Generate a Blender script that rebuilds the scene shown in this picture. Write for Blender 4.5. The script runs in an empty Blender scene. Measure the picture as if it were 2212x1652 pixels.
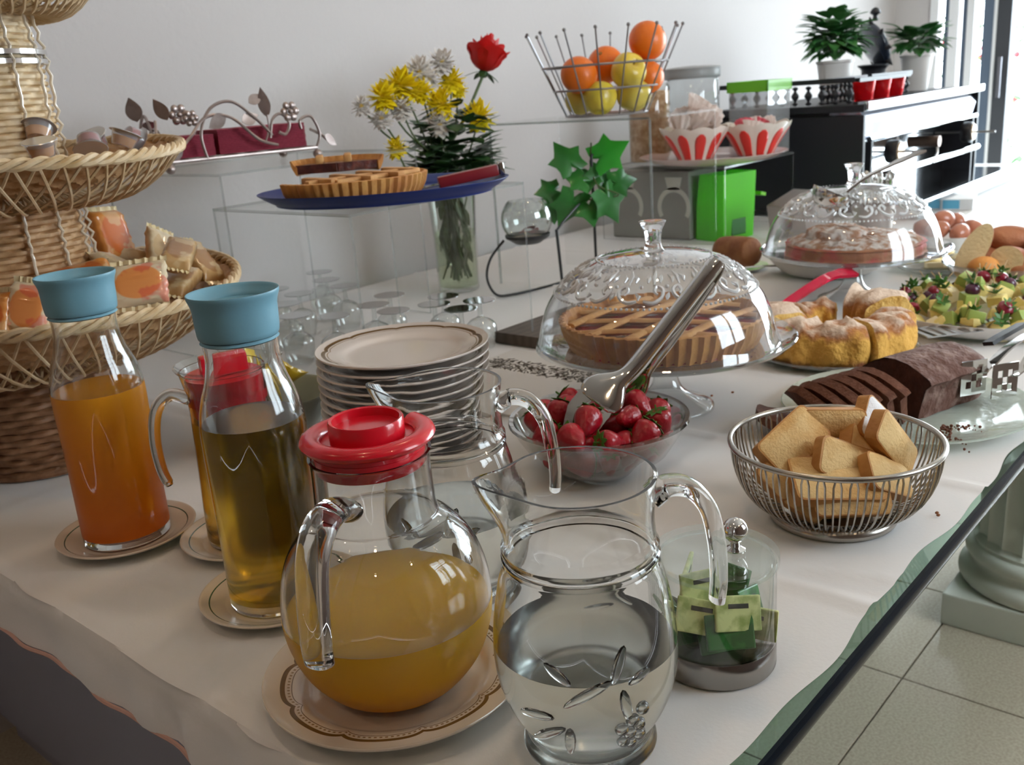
import bpy, bmesh, math, random
from mathutils import Vector, Matrix, Euler
from math import pi, sin, cos, radians
random.seed(7)
S = bpy.context.scene
COL = S.collection

# ---------------------------------------------------------------- camera
TH, RO, AZ = radians(17.0), radians(4.3), radians(41.771)
def to_world(v):
    s, c = sin(AZ), cos(AZ)
    return Vector((v[0]*s + v[1]*c, -v[0]*c + v[1]*s, v[2]))
f0 = Vector((0, cos(TH), -sin(TH))); u0 = Vector((0, sin(TH), cos(TH))); r0 = Vector((1, 0, 0))
rr = cos(RO)*r0 - sin(RO)*u0; uu = sin(RO)*r0 + cos(RO)*u0
R_, U_, B_ = to_world(rr), to_world(uu), to_world(-f0)
cam = bpy.data.cameras.new('camera'); cam.sensor_width = 36; cam.lens = 2085/2212*36; cam.clip_start = .02
cam.dof.use_dof = True; cam.dof.focus_distance = .82; cam.dof.aperture_fstop = 13
co = bpy.data.objects.new('camera', cam); COL.objects.link(co)
co.matrix_world = Matrix(((R_.x, U_.x, B_.x, 0), (R_.y, U_.y, B_.y, 0), (R_.z, U_.z, B_.z, 1.234), (0, 0, 0, 1)))
S.camera = co

# ---------------------------------------------------------------- world, lights, exposure
w = bpy.data.worlds.new('World'); S.world = w; w.use_nodes = True
bg = w.node_tree.nodes['Background']; bg.inputs[0].default_value = (.90, .945, 1, 1); bg.inputs[1].default_value = 10
S.view_settings.view_transform = 'Standard'; S.view_settings.look = 'None'
S.view_settings.exposure = 0.5; S.view_settings.gamma = 1; S.view_settings.use_curve_mapping = False
cy = S.cycles
cy.max_bounces = 12; cy.diffuse_bounces = 4; cy.glossy_bounces = 6; cy.transmission_bounces = 10
cy.transparent_max_bounces = 24; cy.sample_clamp_indirect = 6; cy.blur_glossy = .5
cy.caustics_refractive = True; cy.caustics_reflective = False
def portal(name, loc, rot, sx, sy):
    l = bpy.data.lights.new(name, 'AREA'); l.shape = 'RECTANGLE'; l.size = sx; l.size_y = sy; l.cycles.is_portal = True
    o = bpy.data.objects.new(name, l); COL.objects.link(o); o.location = loc; o.rotation_euler = rot
portal('portal_end', (5.66, .2, 1.2), (0, pi/2, 0), 2.3, 3.3)
portal('portal_front', (1.9, -1.36, 1.72), (-pi/2, 0, 0), 1.3, 1.25)
LAMPS = [(.2, .5), (1.6, 1.0), (3.0, 1.0), (.6, -1.0), (2.2, -1.0), (4.2, .4), (-.9, 1.3), (-.8, -.4)]
for x, y in LAMPS:
    l = bpy.data.lights.new('downlight_bulb', 'AREA'); l.shape = 'DISK'; l.size = .09; l.energy = 1.7; l.color = (1, .72, .45)
    o = bpy.data.objects.new('downlight_bulb', l); COL.objects.link(o); o.location = (x, y, 2.63)

# ---------------------------------------------------------------- materials
MATS = {}
def _new(name):
    m = bpy.data.materials.new(name); m.use_nodes = True
    nt = m.node_tree
    for n in list(nt.nodes): nt.nodes.remove(n)
    out = nt.nodes.new('ShaderNodeOutputMaterial')
    return m, nt, out
def mat(name, col=(.8, .8, .8), rough=.5, metal=0, trans=0, ior=1.45, coat=0, n=None, bump=None, sss=0, spec=.5, coord='Object', wave=None, trl=0):
    """n=(scale, col2, contrast low, high[, detail]); bump=(scale, distance[, detail])"""
    if name in MATS: return MATS[name]
    m, nt, out = _new(name); N = nt.nodes.new; L = nt.links.new
    b = N('ShaderNodeBsdfPrincipled')
    b.inputs['Base Color'].default_value = (*col, 1); b.inputs['Roughness'].default_value = rough
    b.inputs['Metallic'].default_value = metal; b.inputs['Transmission Weight'].default_value = trans
    b.inputs['IOR'].default_value = ior; b.inputs['Coat Weight'].default_value = coat
    b.inputs['Specular IOR Level'].default_value = spec
    if sss:
        b.inputs['Subsurface Weight'].default_value = sss; b.inputs['Subsurface Radius'].default_value = (.01, .006, .003)
    tc = N('ShaderNodeTexCoord') if (n or bump or wave) else None
    if n:
        t = N('ShaderNodeTexNoise'); t.inputs['Scale'].default_value = n[0]; t.inputs['Detail'].default_value = n[4] if len(n) > 4 else 4
        r = N('ShaderNodeValToRGB'); r.color_ramp.elements[0].position = n[2]; r.color_ramp.elements[1].position = n[3]
        r.color_ramp.elements[0].color = (*col, 1); r.color_ramp.elements[1].color = (*n[1], 1)
        L(tc.outputs[coord], t.inputs[0]); L(t.outputs[0], r.inputs[0]); L(r.outputs[0], b.inputs['Base Color'])
    if wave:   # (scale, col2, distortion, direction)
        t = N('ShaderNodeTexWave'); t.inputs['Scale'].default_value = wave[0]; t.inputs['Distortion'].default_value = wave[2]; t.bands_direction = wave[3]
        r = N('ShaderNodeValToRGB'); r.color_ramp.elements[0].color = (*col, 1); r.color_ramp.elements[1].color = (*wave[1], 1)
        L(tc.outputs[coord], t.inputs[0]); L(t.outputs['Color'], r.inputs[0]); L(r.outputs[0], b.inputs['Base Color'])
    if bump:
        t = N('ShaderNodeTexNoise'); t.inputs['Scale'].default_value = bump[0]; t.inputs['Detail'].default_value = bump[2] if len(bump) > 2 else 5
        bp = N('ShaderNodeBump'); bp.inputs['Distance'].default_value = bump[1]; bp.inputs['Strength'].default_value = 1
        L(tc.outputs[coord], t.inputs[0]); L(t.outputs[0], bp.inputs['Height']); L(bp.outputs[0], b.inputs['Normal'])
    res = b
    if trl:
        tr = N('ShaderNodeBsdfTranslucent'); tr.inputs[0].default_value = (*col, 1)
        mx = N('ShaderNodeMixShader'); mx.inputs[0].default_value = trl
        L(b.outputs[0], mx.inputs[1]); L(tr.outputs[0], mx.inputs[2]); res = mx
    L(res.outputs[0], out.inputs[0]); MATS[name] = m
    return m
def thin(name, tint=(.97, .985, .98), refl=1.0, frost=0, fcol=(.8, .85, .85), rough=.02):
    """thin clear pane or blown wall: transparent with an angle-dependent mirror reflection"""
    if name in MATS: return MATS[name]
    m, nt, out = _new(name); N = nt.nodes.new; L = nt.links.new
    t = N('ShaderNodeBsdfTransparent'); t.inputs[0].default_value = (*tint, 1)
    g = N('ShaderNodeBsdfGlossy'); g.inputs['Roughness'].default_value = rough
    lw = N('ShaderNodeLayerWeight'); lw.inputs[0].default_value = .5
    p = N('ShaderNodeMath'); p.operation = 'POWER'; p.inputs[1].default_value = 3.5; L(lw.outputs['Facing'], p.inputs[0])
    a = N('ShaderNodeMath'); a.operation = 'MULTIPLY_ADD'; a.inputs[1].default_value = .8*refl; a.inputs[2].default_value = .045*refl
    L(p.outputs[0], a.inputs[0])
    mx = N('ShaderNodeMixShader'); L(a.outputs[0], mx.inputs[0]); L(t.outputs[0], mx.inputs[1]); L(g.outputs[0], mx.inputs[2])
    res = mx
    if frost:
        d = N('ShaderNodeBsdfPrincipled'); d.inputs['Base Color'].default_value = (*fcol, 1); d.inputs['Roughness'].default_value = .35
        m2 = N('ShaderNodeMixShader'); m2.inputs[0].default_value = frost
        L(mx.outputs[0], m2.inputs[1]); L(d.outputs[0], m2.inputs[2]); res = m2
    L(res.outputs[0], out.inputs[0]); MATS[name] = m
    return m
def ring_mat(name, base, rings, rough=.2, coat=.4):
    """glazed ware with printed rings: rings = [(radius from, to, colour)], in the object's own coordinates"""
    if name in MATS: return MATS[name]
    m, nt, out = _new(name); N = nt.nodes.new; L = nt.links.new
    b = N('ShaderNodeBsdfPrincipled'); b.inputs['Roughness'].default_value = rough; b.inputs['Coat Weight'].default_value = coat
    tc = N('ShaderNodeTexCoord'); sp = N('ShaderNodeSeparateXYZ'); L(tc.outputs['Object'], sp.inputs[0])
    def M_(op, x, y=None):
        k = N('ShaderNodeMath'); k.operation = op
        for i, v in enumerate((x, y)):
            if v is None: continue
            if isinstance(v, (int, float)): k.inputs[i].default_value = v
            else: L(v, k.inputs[i])
        return k.outputs[0]
    x2 = M_('MULTIPLY', sp.outputs[0], sp.outputs[0]); y2 = M_('MULTIPLY', sp.outputs[1], sp.outputs[1])
    r = M_('SQRT', M_('ADD', x2, y2)); th = M_('ARCTAN2', sp.outputs[1], sp.outputs[0])
    cur = None
    for (a, c, colr, *ex) in rings:
        rad = r
        if ex and ex[0]:      # scalloped ring: (lobes, depth)
            lob, dep = ex[0]
            sn = M_('ABSOLUTE', M_('SINE', M_('MULTIPLY', th, lob/2)))
            rad = M_('ADD', r, M_('MULTIPLY', M_('POWER', M_('SUBTRACT', 1, sn), 3), dep))
        f = M_('MULTIPLY', M_('GREATER_THAN', rad, a), M_('LESS_THAN', rad, c))
        if len(ex) > 1:       # dashed
            f = M_('MULTIPLY', f, M_('GREATER_THAN', M_('SINE', M_('MULTIPLY', th, ex[1])), 0))
        mx = N('ShaderNodeMixRGB'); L(f, mx.inputs[0]); mx.inputs[2].default_value = (*colr, 1)
        if cur is None: mx.inputs[1].default_value = (*base, 1)
        else: L(cur, mx.inputs[1])
        cur = mx.outputs[0]
    if cur is None: b.inputs['Base Color'].default_value = (*base, 1)
    else: L(cur, b.inputs['Base Color'])
    L(b.outputs[0], out.inputs[0]); MATS[name] = m
    return m

CHROME = mat('chrome', (.72, .71, .69), .08, 1)
STEEL = mat('brushed_steel', (.55, .53, .5), .22, 1)
DSTEEL = mat('dull_steel_wire', (.34, .32, .3), .3, 1)
BLACKM = mat('black_iron', (.015, .016, .018), .4)
GLASS = mat('solid_glass', (.985, .995, .99), 0, 0, 1, 1.47)
WATER = mat('water', (.95, .99, .965), .16, 0, 1, 1.33)
THIN = thin('thin_glass')
ACR = thin('acrylic_sheet', (.975, .978, .975), .22)
ACRE = thin('acrylic_edge', (.72, .75, .74), .8, .12, (.75, .78, .77))
WHITE = mat('white_china', (.78, .76, .73), .18, coat=.4)
RED = mat('red_plastic', (.62, .008, .022), .22, coat=.3)

# ---------------------------------------------------------------- mesh builder
class B:
    def __init__(s): s.bm = bmesh.new()
    def quad_rings(s, rings, closed_u=True, cap0=False, cap1=False, mi=0):
        vs = [[s.bm.verts.new(p) for p in ring] for ring in rings]
        n = len(vs[0])
        for a, b in zip(vs, vs[1:]):
            for i in range(n if closed_u else n-1):
                j = (i+1) % n
                try: f = s.bm.faces.new((a[i], a[j], b[j], b[i])); f.material_index = mi
                except ValueError: pass
        if cap0: s.bm.faces.new(list(reversed(vs[0]))).material_index = mi
        if cap1: s.bm.faces.new(vs[-1]).material_index = mi
        return s
    def lathe(s, prof, seg=48, c=(0, 0, 0), fn=None, mi=0, sc=(1, 1), m=None, cap0=False, cap1=False):
        rings = []
        for i, (r, z) in enumerate(prof):
            ring = []
            for k in range(seg):
                t = 2*pi*k/seg; R, Z = max(r, 1e-5), z
                if fn:
                    q = fn(t, i, R, Z); R, Z = q[0], q[1]
                    t2 = t + (q[2] if len(q) > 2 else 0)
                else: t2 = t
                v = Vector((R*cos(t2)*sc[0], R*sin(t2)*sc[1], Z))
                if m: v = m @ v
                ring.append(v + Vector(c))
            rings.append(ring)
        return s.quad_rings(rings, True, cap0, cap1, mi)
    def box(s, x0, x1, y0, y1, z0, z1, bev=0, m=None, mi=0, edge_mi=None):
        r = bmesh.ops.create_cube(s.bm, size=1); vs = r['verts']
        for v in vs:
            v.co = Vector(((x0+x1)/2+v.co.x*(x1-x0), (y0+y1)/2+v.co.y*(y1-y0), (z0+z1)/2+v.co.z*(z1-z0)))
        fs = list({f for v in vs for f in v.link_faces})
        if edge_mi is not None:
            mx = max(f.calc_area() for f in fs)
            for f in fs: f.material_index = edge_mi if f.calc_area() < mx*.2 else mi
        else:
            for f in fs: f.material_index = mi
        if bev:
            es = list({e for v in vs for e in v.link_edges})
            g = bmesh.ops.bevel(s.bm, geom=es+vs, offset=bev, segments=2, profile=.6, affect='EDGES')
            vs = list({v for f in g['faces'] for v in f.verts} | {v for v in vs if v.is_valid})
        if m:
            for v in vs: v.co = m @ v.co
        return s
    def tube(s, pts, r=.003, seg=8, closed=False, flat=1.0, mi=0):
        pts = [Vector(p) for p in pts]; n = len(pts)
        rs = r if isinstance(r, (list, tuple)) else [r]*n
        rings = []; up = None
        for i, p in enumerate(pts):
            if closed: t = pts[(i+1) % n]-pts[i-1]
            else: t = pts[min(i+1, n-1)]-pts[max(i-1, 0)]
            if t.length < 1e-9: t = Vector((0, 0, 1))
            t.normalize()
            if up is None:
                up = Vector((0, 0, 1)) if abs(t.z) < .9 else Vector((1, 0, 0))
            up = (up - t*up.dot(t))
            if up.length < 1e-4: up = t.orthogonal()
            up.normalize(); sd = t.cross(up)
            rings.append([p + sd*cos(2*pi*k/seg)*rs[i] + up*sin(2*pi*k/seg)*rs[i]*flat for k in range(seg)])
        if closed: rings.append(rings[0]); s.quad_rings(rings[:-1], True, mi=mi); 
        else: return s.quad_rings(rings, True, True, True, mi)
        # close the loop
        s.bm.verts.ensure_lookup_table(); tot = len(s.bm.verts); a = s.bm.verts[tot-seg:]; b = s.bm.verts[tot-seg*n: tot-seg*n+seg]
        for i in range(seg):
            j = (i+1) % seg
            try: f = s.bm.faces.new((a[i], a[j], b[j], b[i])); f.material_index = mi
            except ValueError: pass
        return s
    def ball(s, c, r, seg=16, m=None, mi=0, noise=0):
        if isinstance(r, (int, float)): r = (r, r, r)
        rings = []; nr = max(4, seg//2)
        for i in range(nr+1):
            ph = pi*i/nr; ring = []
            for k in range(seg):
                t = 2*pi*k/seg; q = 1+noise*(random.random()-.5)
                v = Vector((r[0]*sin(ph)*cos(t)*q, r[1]*sin(ph)*sin(t)*q, -r[2]*cos(ph)*q)) if 0 < i < nr else Vector((1e-5*cos(t), 1e-5*sin(t), -r[2]*cos(ph)))
                if m: v = m @ v
                ring.append(v+Vector(c))
            rings.append(ring)
        return s.quad_rings(rings, True, mi=mi)
    def poly(s, pts, th, m=None, mi=0, dome=0):
        """flat outline extruded by th, along z"""
        c = Vector((sum(p[0] for p in pts)/len(pts), sum(p[1] for p in pts)/len(pts), 0))
        tr = lambda v: (m @ v) if m else v
        a = [s.bm.verts.new(tr(Vector((p[0], p[1], p[2] if len(p) > 2 else 0)))) for p in pts]
        b = [s.bm.verts.new(tr(Vector((p[0], p[1], (p[2] if len(p) > 2 else 0)+th)))) for p in pts]
        ca = s.bm.verts.new(tr(c+Vector((0, 0, dome)))); cb = s.bm.verts.new(tr(c+Vector((0, 0, th+dome)))); n = len(a)
        for i in range(n):
            j = (i+1) % n
            for q in ((a[i], a[j], b[j], b[i]), (b[i], b[j], cb), (a[j], a[i], ca)):
                f = s.bm.faces.new(q); f.material_index = mi
        return s
    def mesh(s, name, smooth=True, weld=False):
        if weld: bmesh.ops.remove_doubles(s.bm, verts=s.bm.verts, dist=2e-5)
        bmesh.ops.recalc_face_normals(s.bm, faces=s.bm.faces)
        me = bpy.data.meshes.new(name); s.bm.to_mesh(me); s.bm.free()
        if smooth:
            me.polygons.foreach_set('use_smooth', [True]*len(me.polygons))
            try: me.set_sharp_from_angle(angle=radians(smooth if smooth is not True else 40))
            except Exception: pass
        return me
def obj(name, b, mats, parent=None, smooth=True, weld=False, loc=None, rot=None):
    me = b.mesh(name, smooth, weld) if isinstance(b, B) else b
    for m in (mats if isinstance(mats, (list, tuple)) else [mats]): me.materials.append(m)
    o = bpy.data.objects.new(name, me); COL.objects.link(o)
    if parent: o.parent = parent
    if loc: o.location = loc
    if rot: o.rotation_euler = rot
    return o
def tag(o, label=None, cat=None, group=None, kind=None):
    if label: o['label'] = label
    if cat: o['category'] = cat
    if group: o['group'] = group
    if kind: o['kind'] = kind
    return o
def thing(name, label, cat, loc=(0, 0, 0), rz=0, group=None, rot=None):
    o = bpy.data.objects.new(name, None); o.empty_display_size = .02; COL.objects.link(o)
    o.location = loc; o.rotation_euler = rot if rot else (0, 0, rz)
    return tag(o, label, cat, group)
KIDS = lambda o: [c for c in COL.objects if c.parent is o]
def copy_tree(o, loc=None, rot=None, label=None, parent=None, sc=None):
    c = o.copy(); COL.objects.link(c); c.parent = parent
    if loc is not None: c.location = loc
    if rot is not None: c.rotation_euler = rot
    if sc is not None: c.scale = (sc, sc, sc) if isinstance(sc, (int, float)) else sc
    if label: c['label'] = label
    for ch in KIDS(o): copy_tree(ch, parent=c)
    return c
def rotm(rx=0, ry=0, rz=0): return Euler((rx, ry, rz)).to_matrix().to_4x4()
def spline(pts, n=8, closed=False):
    """Catmull-Rom through the points"""
    P = [Vector(p) for p in pts]; out = []; k = len(P)
    rng = range(k if closed else k-1)
    for i in rng:
        a, b, c, d = (P[(i-1) % k], P[i], P[(i+1) % k], P[(i+2) % k]) if closed else (P[max(i-1, 0)], P[i], P[i+1], P[min(i+2, k-1)])
        for j in range(n):
            t = j/n
            out.append(.5*((2*b)+(c-a)*t+(2*a-5*b+4*c-d)*t*t+(3*b-a-3*c+d)*t**3))
    if not closed: out.append(P[-1])
    return out
def sprof(pts, n=5): return [(v.x, v.y) for v in spline([(a, b, 0) for a, b in pts], n)]
def leaf(b, L, W, m, lobes=0, curl=.15, th=.0006, seg=9, mi=0):
    pts = []
    for i in range(seg+1):
        t = i/seg; pts.append((L*t, W*sin(pi*t**.8)*(1+lobes*sin(5*pi*t)**2), -curl*L*t*t))
    for i in range(seg-1, 0, -1):
        t = i/seg; pts.append((L*t, -W*sin(pi*t**.8)*(1+lobes*sin(5*pi*t)**2), -curl*L*t*t))
    b.poly(pts, th, m, mi, dome=-.35*curl*L+.003*0)
    return b
def orient(p, d, roll=0):
    """matrix whose local x points along d at p"""
    x = Vector(d).normalized(); z = Vector((0, 0, 1)); 
    if abs(x.z) > .95: z = Vector((1, 0, 0))
    y = z.cross(x).normalized(); z = x.cross(y)
    m = Matrix(((x.x, y.x, z.x, 0), (x.y, y.y, z.y, 0), (x.z, y.z, z.z, 0), (0, 0, 0, 1)))
    return Matrix.Translation(Vector(p)) @ m @ rotm(roll, 0, 0)

# ================================================================ room
T = .75           # table height
WALL = mat('wall_paint', (.56, .535, .53), .75, bump=(60, .0006))
CEIL = mat('ceiling_paint', (.60, .56, .52), .8)
def struct(name, b, m, parent=None, smooth=False):
    o = obj(name, b, m, parent, smooth)
    if not parent: o['kind'] = 'structure'
    return o
X0, X1, Y0, Y1, H = -1.9, 5.6, -1.3, 2.03, 2.65
struct('wall_back', B().box(X0-.1, X1+.1, Y1, Y1+.12, 0, H), WALL)
DARKW = mat('darkened_wall', (.20, .15, .13), .6)  # unseen side walls, darkened to cut bounce light from the left
struct('wall_left', B().box(X0-.12, X0, Y0-.1, Y1, 0, H), DARKW)
b = B(); b.box(X0, 1.25, Y0-.12, Y0, 0, H); b.box(2.55, X1, Y0-.12, Y0, 0, H); b.box(1.25, 2.55, Y0-.12, Y0, 2.35, H); b.box(1.25, 2.55, Y0-.12, Y0, 0, 1.1)
struct('wall_front', b, DARKW)
b = B(); b.box(X1, X1+.12, Y0-.1, -1.2, 0, H); b.box(X1, X1+.12, 1.84, Y1, 0, H); b.box(X1, X1+.12, -1.2, 1.84, 2.35, H)
struct('wall_right', b, WALL)
struct('ceiling', B().box(X0-.1, X1+.1, Y0-.1, Y1+.1, H, H+.1), CEIL)
for (x, y), e in zip(LAMPS, ('above the juice carafes', 'above the wooden board', 'above the coffee machine end of the table', 'in front of the buffet, near the pitchers', 'in the open floor before the columns', 'nearest the glass door', 'in the corner by the wicker stand', 'near the left wall')):
    t = thing('ceiling_downlight', 'small warm recessed ceiling downlight '+e, 'light', (x, y, H-.012), group='ceiling downlights')
    obj('trim_ring', B().lathe([(.052, .012), (.06, 0), (.062, .006), (.062, .012)], 24), CHROME, t)
# floor: speckled cream tiles on a grout bed
GROUT = mat('floor_grout', (.09, .08, .075), .9)
TILE = mat('cream_tile', (.42, .36, .27), .16, n=(180, (.52, .46, .36), .35, .65, 3), coat=.25)
fl = struct('floor', B().box(X0, X1, Y0, Y1, -.05, -.006), GROUT)
P_ = .395; GX, GY = 1.797, .58
me = B().box(-P_/2+.0017, P_/2-.0017, -P_/2+.0017, P_/2-.0017, -.008, 0, bev=.0012).mesh('tile', False); me.materials.append(TILE)
far = B(); k = 0
for i in range(-10, 11):
    for j in range(-9, 5):
        cx, cy_ = GX+(i+.5)*P_, GY+(j+.5)*P_
        if cx-P_/2 < X0 or cx+P_/2 > X1+.2 or cy_-P_/2 < Y0 or cy_+P_/2 > Y1+.2: continue
        if -5 <= i <= 6 and -3 <= j <= 3:
            o = bpy.data.objects.new('tile', me); COL.objects.link(o); o.parent = fl; o.location = (cx, cy_, 0)
        else: far.box(cx-P_/2+.0017, cx+P_/2-.0017, cy_-P_/2+.0017, cy_+P_/2-.0017, -.008, 0)
tag(obj('distant_tiles', far, TILE, fl, False), kind='stuff')
# sliding glass doors in the end wall
FR = mat('white_frame', (.8, .82, .84), .35); FD = mat('blue_grey_frame', (.10, .14, .2), .4); FDK = mat('dark_frame', (.05, .055, .065), .45)
PANE = thin('window_pane', (.93, .97, .98), .8)
d = struct('door_1', B().box(X1-.01, X1+.09, -1.2, 1.84, 2.29, 2.35), FR)
def post(y0, y1, m, x0=X1-.02, x1=X1+.08, name='door_post'): obj(name, B().box(x0, x1, y0, y1, 0, 2.3, .004), m, d, False)
post(1.80, 1.84, FR); post(1.745, 1.775, FD, X1+.01, X1+.06); post(1.70, 1.745, FR); post(1.655, 1.685, FD, X1+.01, X1+.06); post(1.62, 1.655, FR)
post(1.525, 1.575, FD, name='door_stile'); post(1.508, 1.525, FR, name='door_stile'); post(1.44, 1.508, FDK, name='door_stile')
post(.33, .40, FDK, name='door_stile'); post(-1.2, -1.14, FR)
for a, c in ((1.575, 1.62), (.40, 1.44), (-1.14, .33)): obj('pane', B().box(X1+.03, X1+.036, a, c, .02, 2.29), PANE, d, False)
obj('door_handle', B().tube([(X1-.06, 1.47, 1.0), (X1-.06, 1.47, 1.2)], .01, 10), mat('grey_handle', (.2, .2, .22), .3, 1), d)
w1 = struct('fill_window_1', B().box(1.25, 2.55, Y0-.09, Y0-.02, 2.29, 2.35), FR)  # unseen window, placed and sized to light the right front of the table
for x in (1.25, 1.87, 2.49): obj('fill_window_post', B().box(x, x+.06, Y0-.09, Y0-.02, 1.1, 2.29), FR, w1, False)
for a, c in ((1.31, 1.87), (1.93, 2.49)): obj('pane', B().box(a, c, Y0-.06, Y0-.054, 1.1, 2.29), PANE, w1, False)
struct('terrace', B().box(X1+.12, 12, -6, 6, -.1, -.02), mat('pale_paving', (.62, .6, .56), .8))
# shrub with red blossom outside the glass
LEAFM = mat('outdoor_leaf', (.06, .16, .05), .5, n=(9, (.12, .26, .08), .35, .65), trl=.3)
t = thing('flowering_shrub', 'leafy green shrub with red blossoms outside the glass door', 'shrub', (6.9, 1.95, -.02))
b = B(); fb = B()
for i in range(420):
    p = Vector((random.gauss(0, .22), random.gauss(0, .20), .2+random.random()*1.9))
    dv = Vector((random.uniform(-1, 1), random.uniform(-1, 1), random.uniform(-.4, 1)))
    leaf(b, .09, .022, orient(p, dv), seg=4)
    if i % 9 == 0: fb.ball(p+Vector((-.06, -.05, .02)), .02, 6)
tag(obj('foliage', b, LEAFM, t, False), kind='stuff'); tag(obj('blossom', fb, mat('red_blossom', (.55, .05, .06), .6), t), kind='stuff')
b = B()
for k in range(5): b.tube(spline([(0, 0, 0), (.05*cos(k*1.3), .05*sin(k*1.3), .8), (.22*cos(k*1.3), .2*sin(k*1.3), 1.7)], 5), [.014]*6+[.007]*5, 6)
obj('stem', b, mat('bark', (.1, .06, .035), .8), t)

# ================================================================ glass table with column legs
TX0, TX1 = .345, 2.74
TG = thin('table_glass', (.70, .84, .79), .9)
EDGE = mat('polished_dark_edge', (.003, .006, .010), .12, spec=.12)
t = thing('glass_table', 'long glass table with dark polished edge on white fluted columns', 'table', (0, 0, 0))
gt = B().box(TX0+.02, TX1, .2755, 1.99, T-.0245, T-.0025, edge_mi=0)
obj('glass_top', gt, TG, t, False)
b = B(); 
pr = [(.2755, T-.0025), (.2725, T-.0035), (.2702, T-.0075), (.2690, T-.0135), (.2702, T-.0195), (.2725, T-.0235), (.2755, T-.0245)]
b.quad_rings([[(x, y, z) for y, z in pr] for x in (TX0+.02, TX1)], False)
obj('polished_edge', b, EDGE, t)
COLM = mat('painted_column', (.62, .64, .56), .5, n=(6, (.56, .59, .51), .4, .7))
def column(x, y):
    c = B(); c.lathe(sprof([(.165, .075), (.180, .082), (.184, .098), (.178, .114), (.162, .122), (.158, .13), (.160, .138), (.170, .146), (.172, .156), (.166, .167), (.155, .172)], 3), 64)
    fl_ = lambda t_, i, R, Z: (R-.009*abs(cos(t_*10))**.6 if 2 <= i <= 5 else R, Z)
    s_ = B(); s_.lathe([(.155, .165), (.155, .18), (.148, .19), (.146, .3), (.140, .55), (.137, .655), (.142, .668), (.142, .675)], 200, fn=fl_)
    o = obj('column', s_, COLM, t, loc=(x, y, 0))
    obj('plinth', B().box(-.185, .185, -.17, .17, 0, .078, .004), COLM, o, False)
    obj('base_moulding', c, COLM, o)
    obj('capital', B().lathe([(.12, .668), (.15, .69), (.165, .705), (.165, .71)], 48).box(-.17, .17, -.17, .17, .705, T-.0246), COLM, o)
column(2.235, .415); column(2.235, 1.55)

# ---------------------------------------------------------------- table cloth
CL = mat('white_tablecloth', (.83, .80, .79), .72, bump=(260, .00018, 3), trl=.12)
def cz(x, y):
    z = -.0006 - .0009*(.5+.5*sin(x*13+2.1*sin(y*7))) - .0007*(.5+.5*sin(y*17+1.7*sin(x*9+y*5)))
    for (a, b_, c, wd, hh) in CREASES:      # sharp pressed folds
        dd = abs(a*x+b_*y-c); z += 1.7*hh*max(0, 1-dd/wd)
    return min(z, .0052)
CREASES = [(1, 0, .80, .012, .0026), (1, 0, 1.12, .010, .0024), (1, .05, 1.45, .012, .0022), (1, 0, 1.86, .014, .0024), (0, 1, .62, .010, .0012), (.45, 1, .93, .010, .002), (1, 0, 2.3, .014, .002), (0, 1, 1.3, .012, .0016), (-.5, 1, .42, .012, .0014), (.9, .35, .88, .010, .0014)]
b = B(); rows = []
NY = 150
ys = [.292 + (1.995-.292)*(j/NY) for j in range(NY+1)]
dr = [(.345-.0005*0, 0)]
for i in range(9):       # hanging side, from hem up
    f = i/8; z = T-.064+.062*f
    rows.append([(TX0-.012*(1-f)**.5-.003*sin(y*31)*(1-f)-.0015*sin(y*73+1)*(1-f)+.003-.0045*sin(y*47+3*sin(y*9))*sin(pi*min(1, f+.25)), y+.004*sin(f*3)*sin(y*20), z+.003*sin(y*9)*(1-f)) for y in ys])
rows.append([(TX0+.0015+.0035*sin(y*37+2*sin(y*11)), y, T-.0022-.0016*sin(y*23)) for y in ys])
rows.append([(TX0+.010+.003*sin(y*37+2*sin(y*11)), y, T-.0008-.0006*sin(y*29+1)) for y in ys])
for i in range(1, 240):
    x = TX0+.018+(TX1-.004-TX0)*(i/239)**1.15
    yoff = .004*sin(x*16)+.0025*sin(x*41+1)
    rows.append([(x, y+(yoff-.014*min(1, (x-.345)/1.2) if j == 0 else 0), T+cz(x, y)) for j, y in enumerate(ys)])
b.quad_rings(rows, False)
tc = thing('tablecloth', 'creased white cloth lying over the glass table', 'tablecloth', (0, 0, 0))
obj('cloth', b, CL, tc)
HEM = B(); HEM.tube([(TX0-.012-.003*sin(y*31)-.0015*sin(y*73+1)+.003, y, T-.065+.003*sin(y*9)) for y in ys], .0022, 6)
obj('hem', HEM, mat('rosy_hem', (.58, .36, .31), .8), tc)
# second counter carrying the coffee machine
t = thing('service_counter', 'white covered service counter beneath the chrome coffee machine', 'counter')
WC = mat('white_counter', (.8, .8, .78), .5)
obj('body', B().box(2.80, 4.75, .98, 1.99, 0, .70, .005), WC, t, False)
obj('worktop', B().box(2.77, 4.8, .92, 2.0, .70, .745, .006), WC, t, False)

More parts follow.
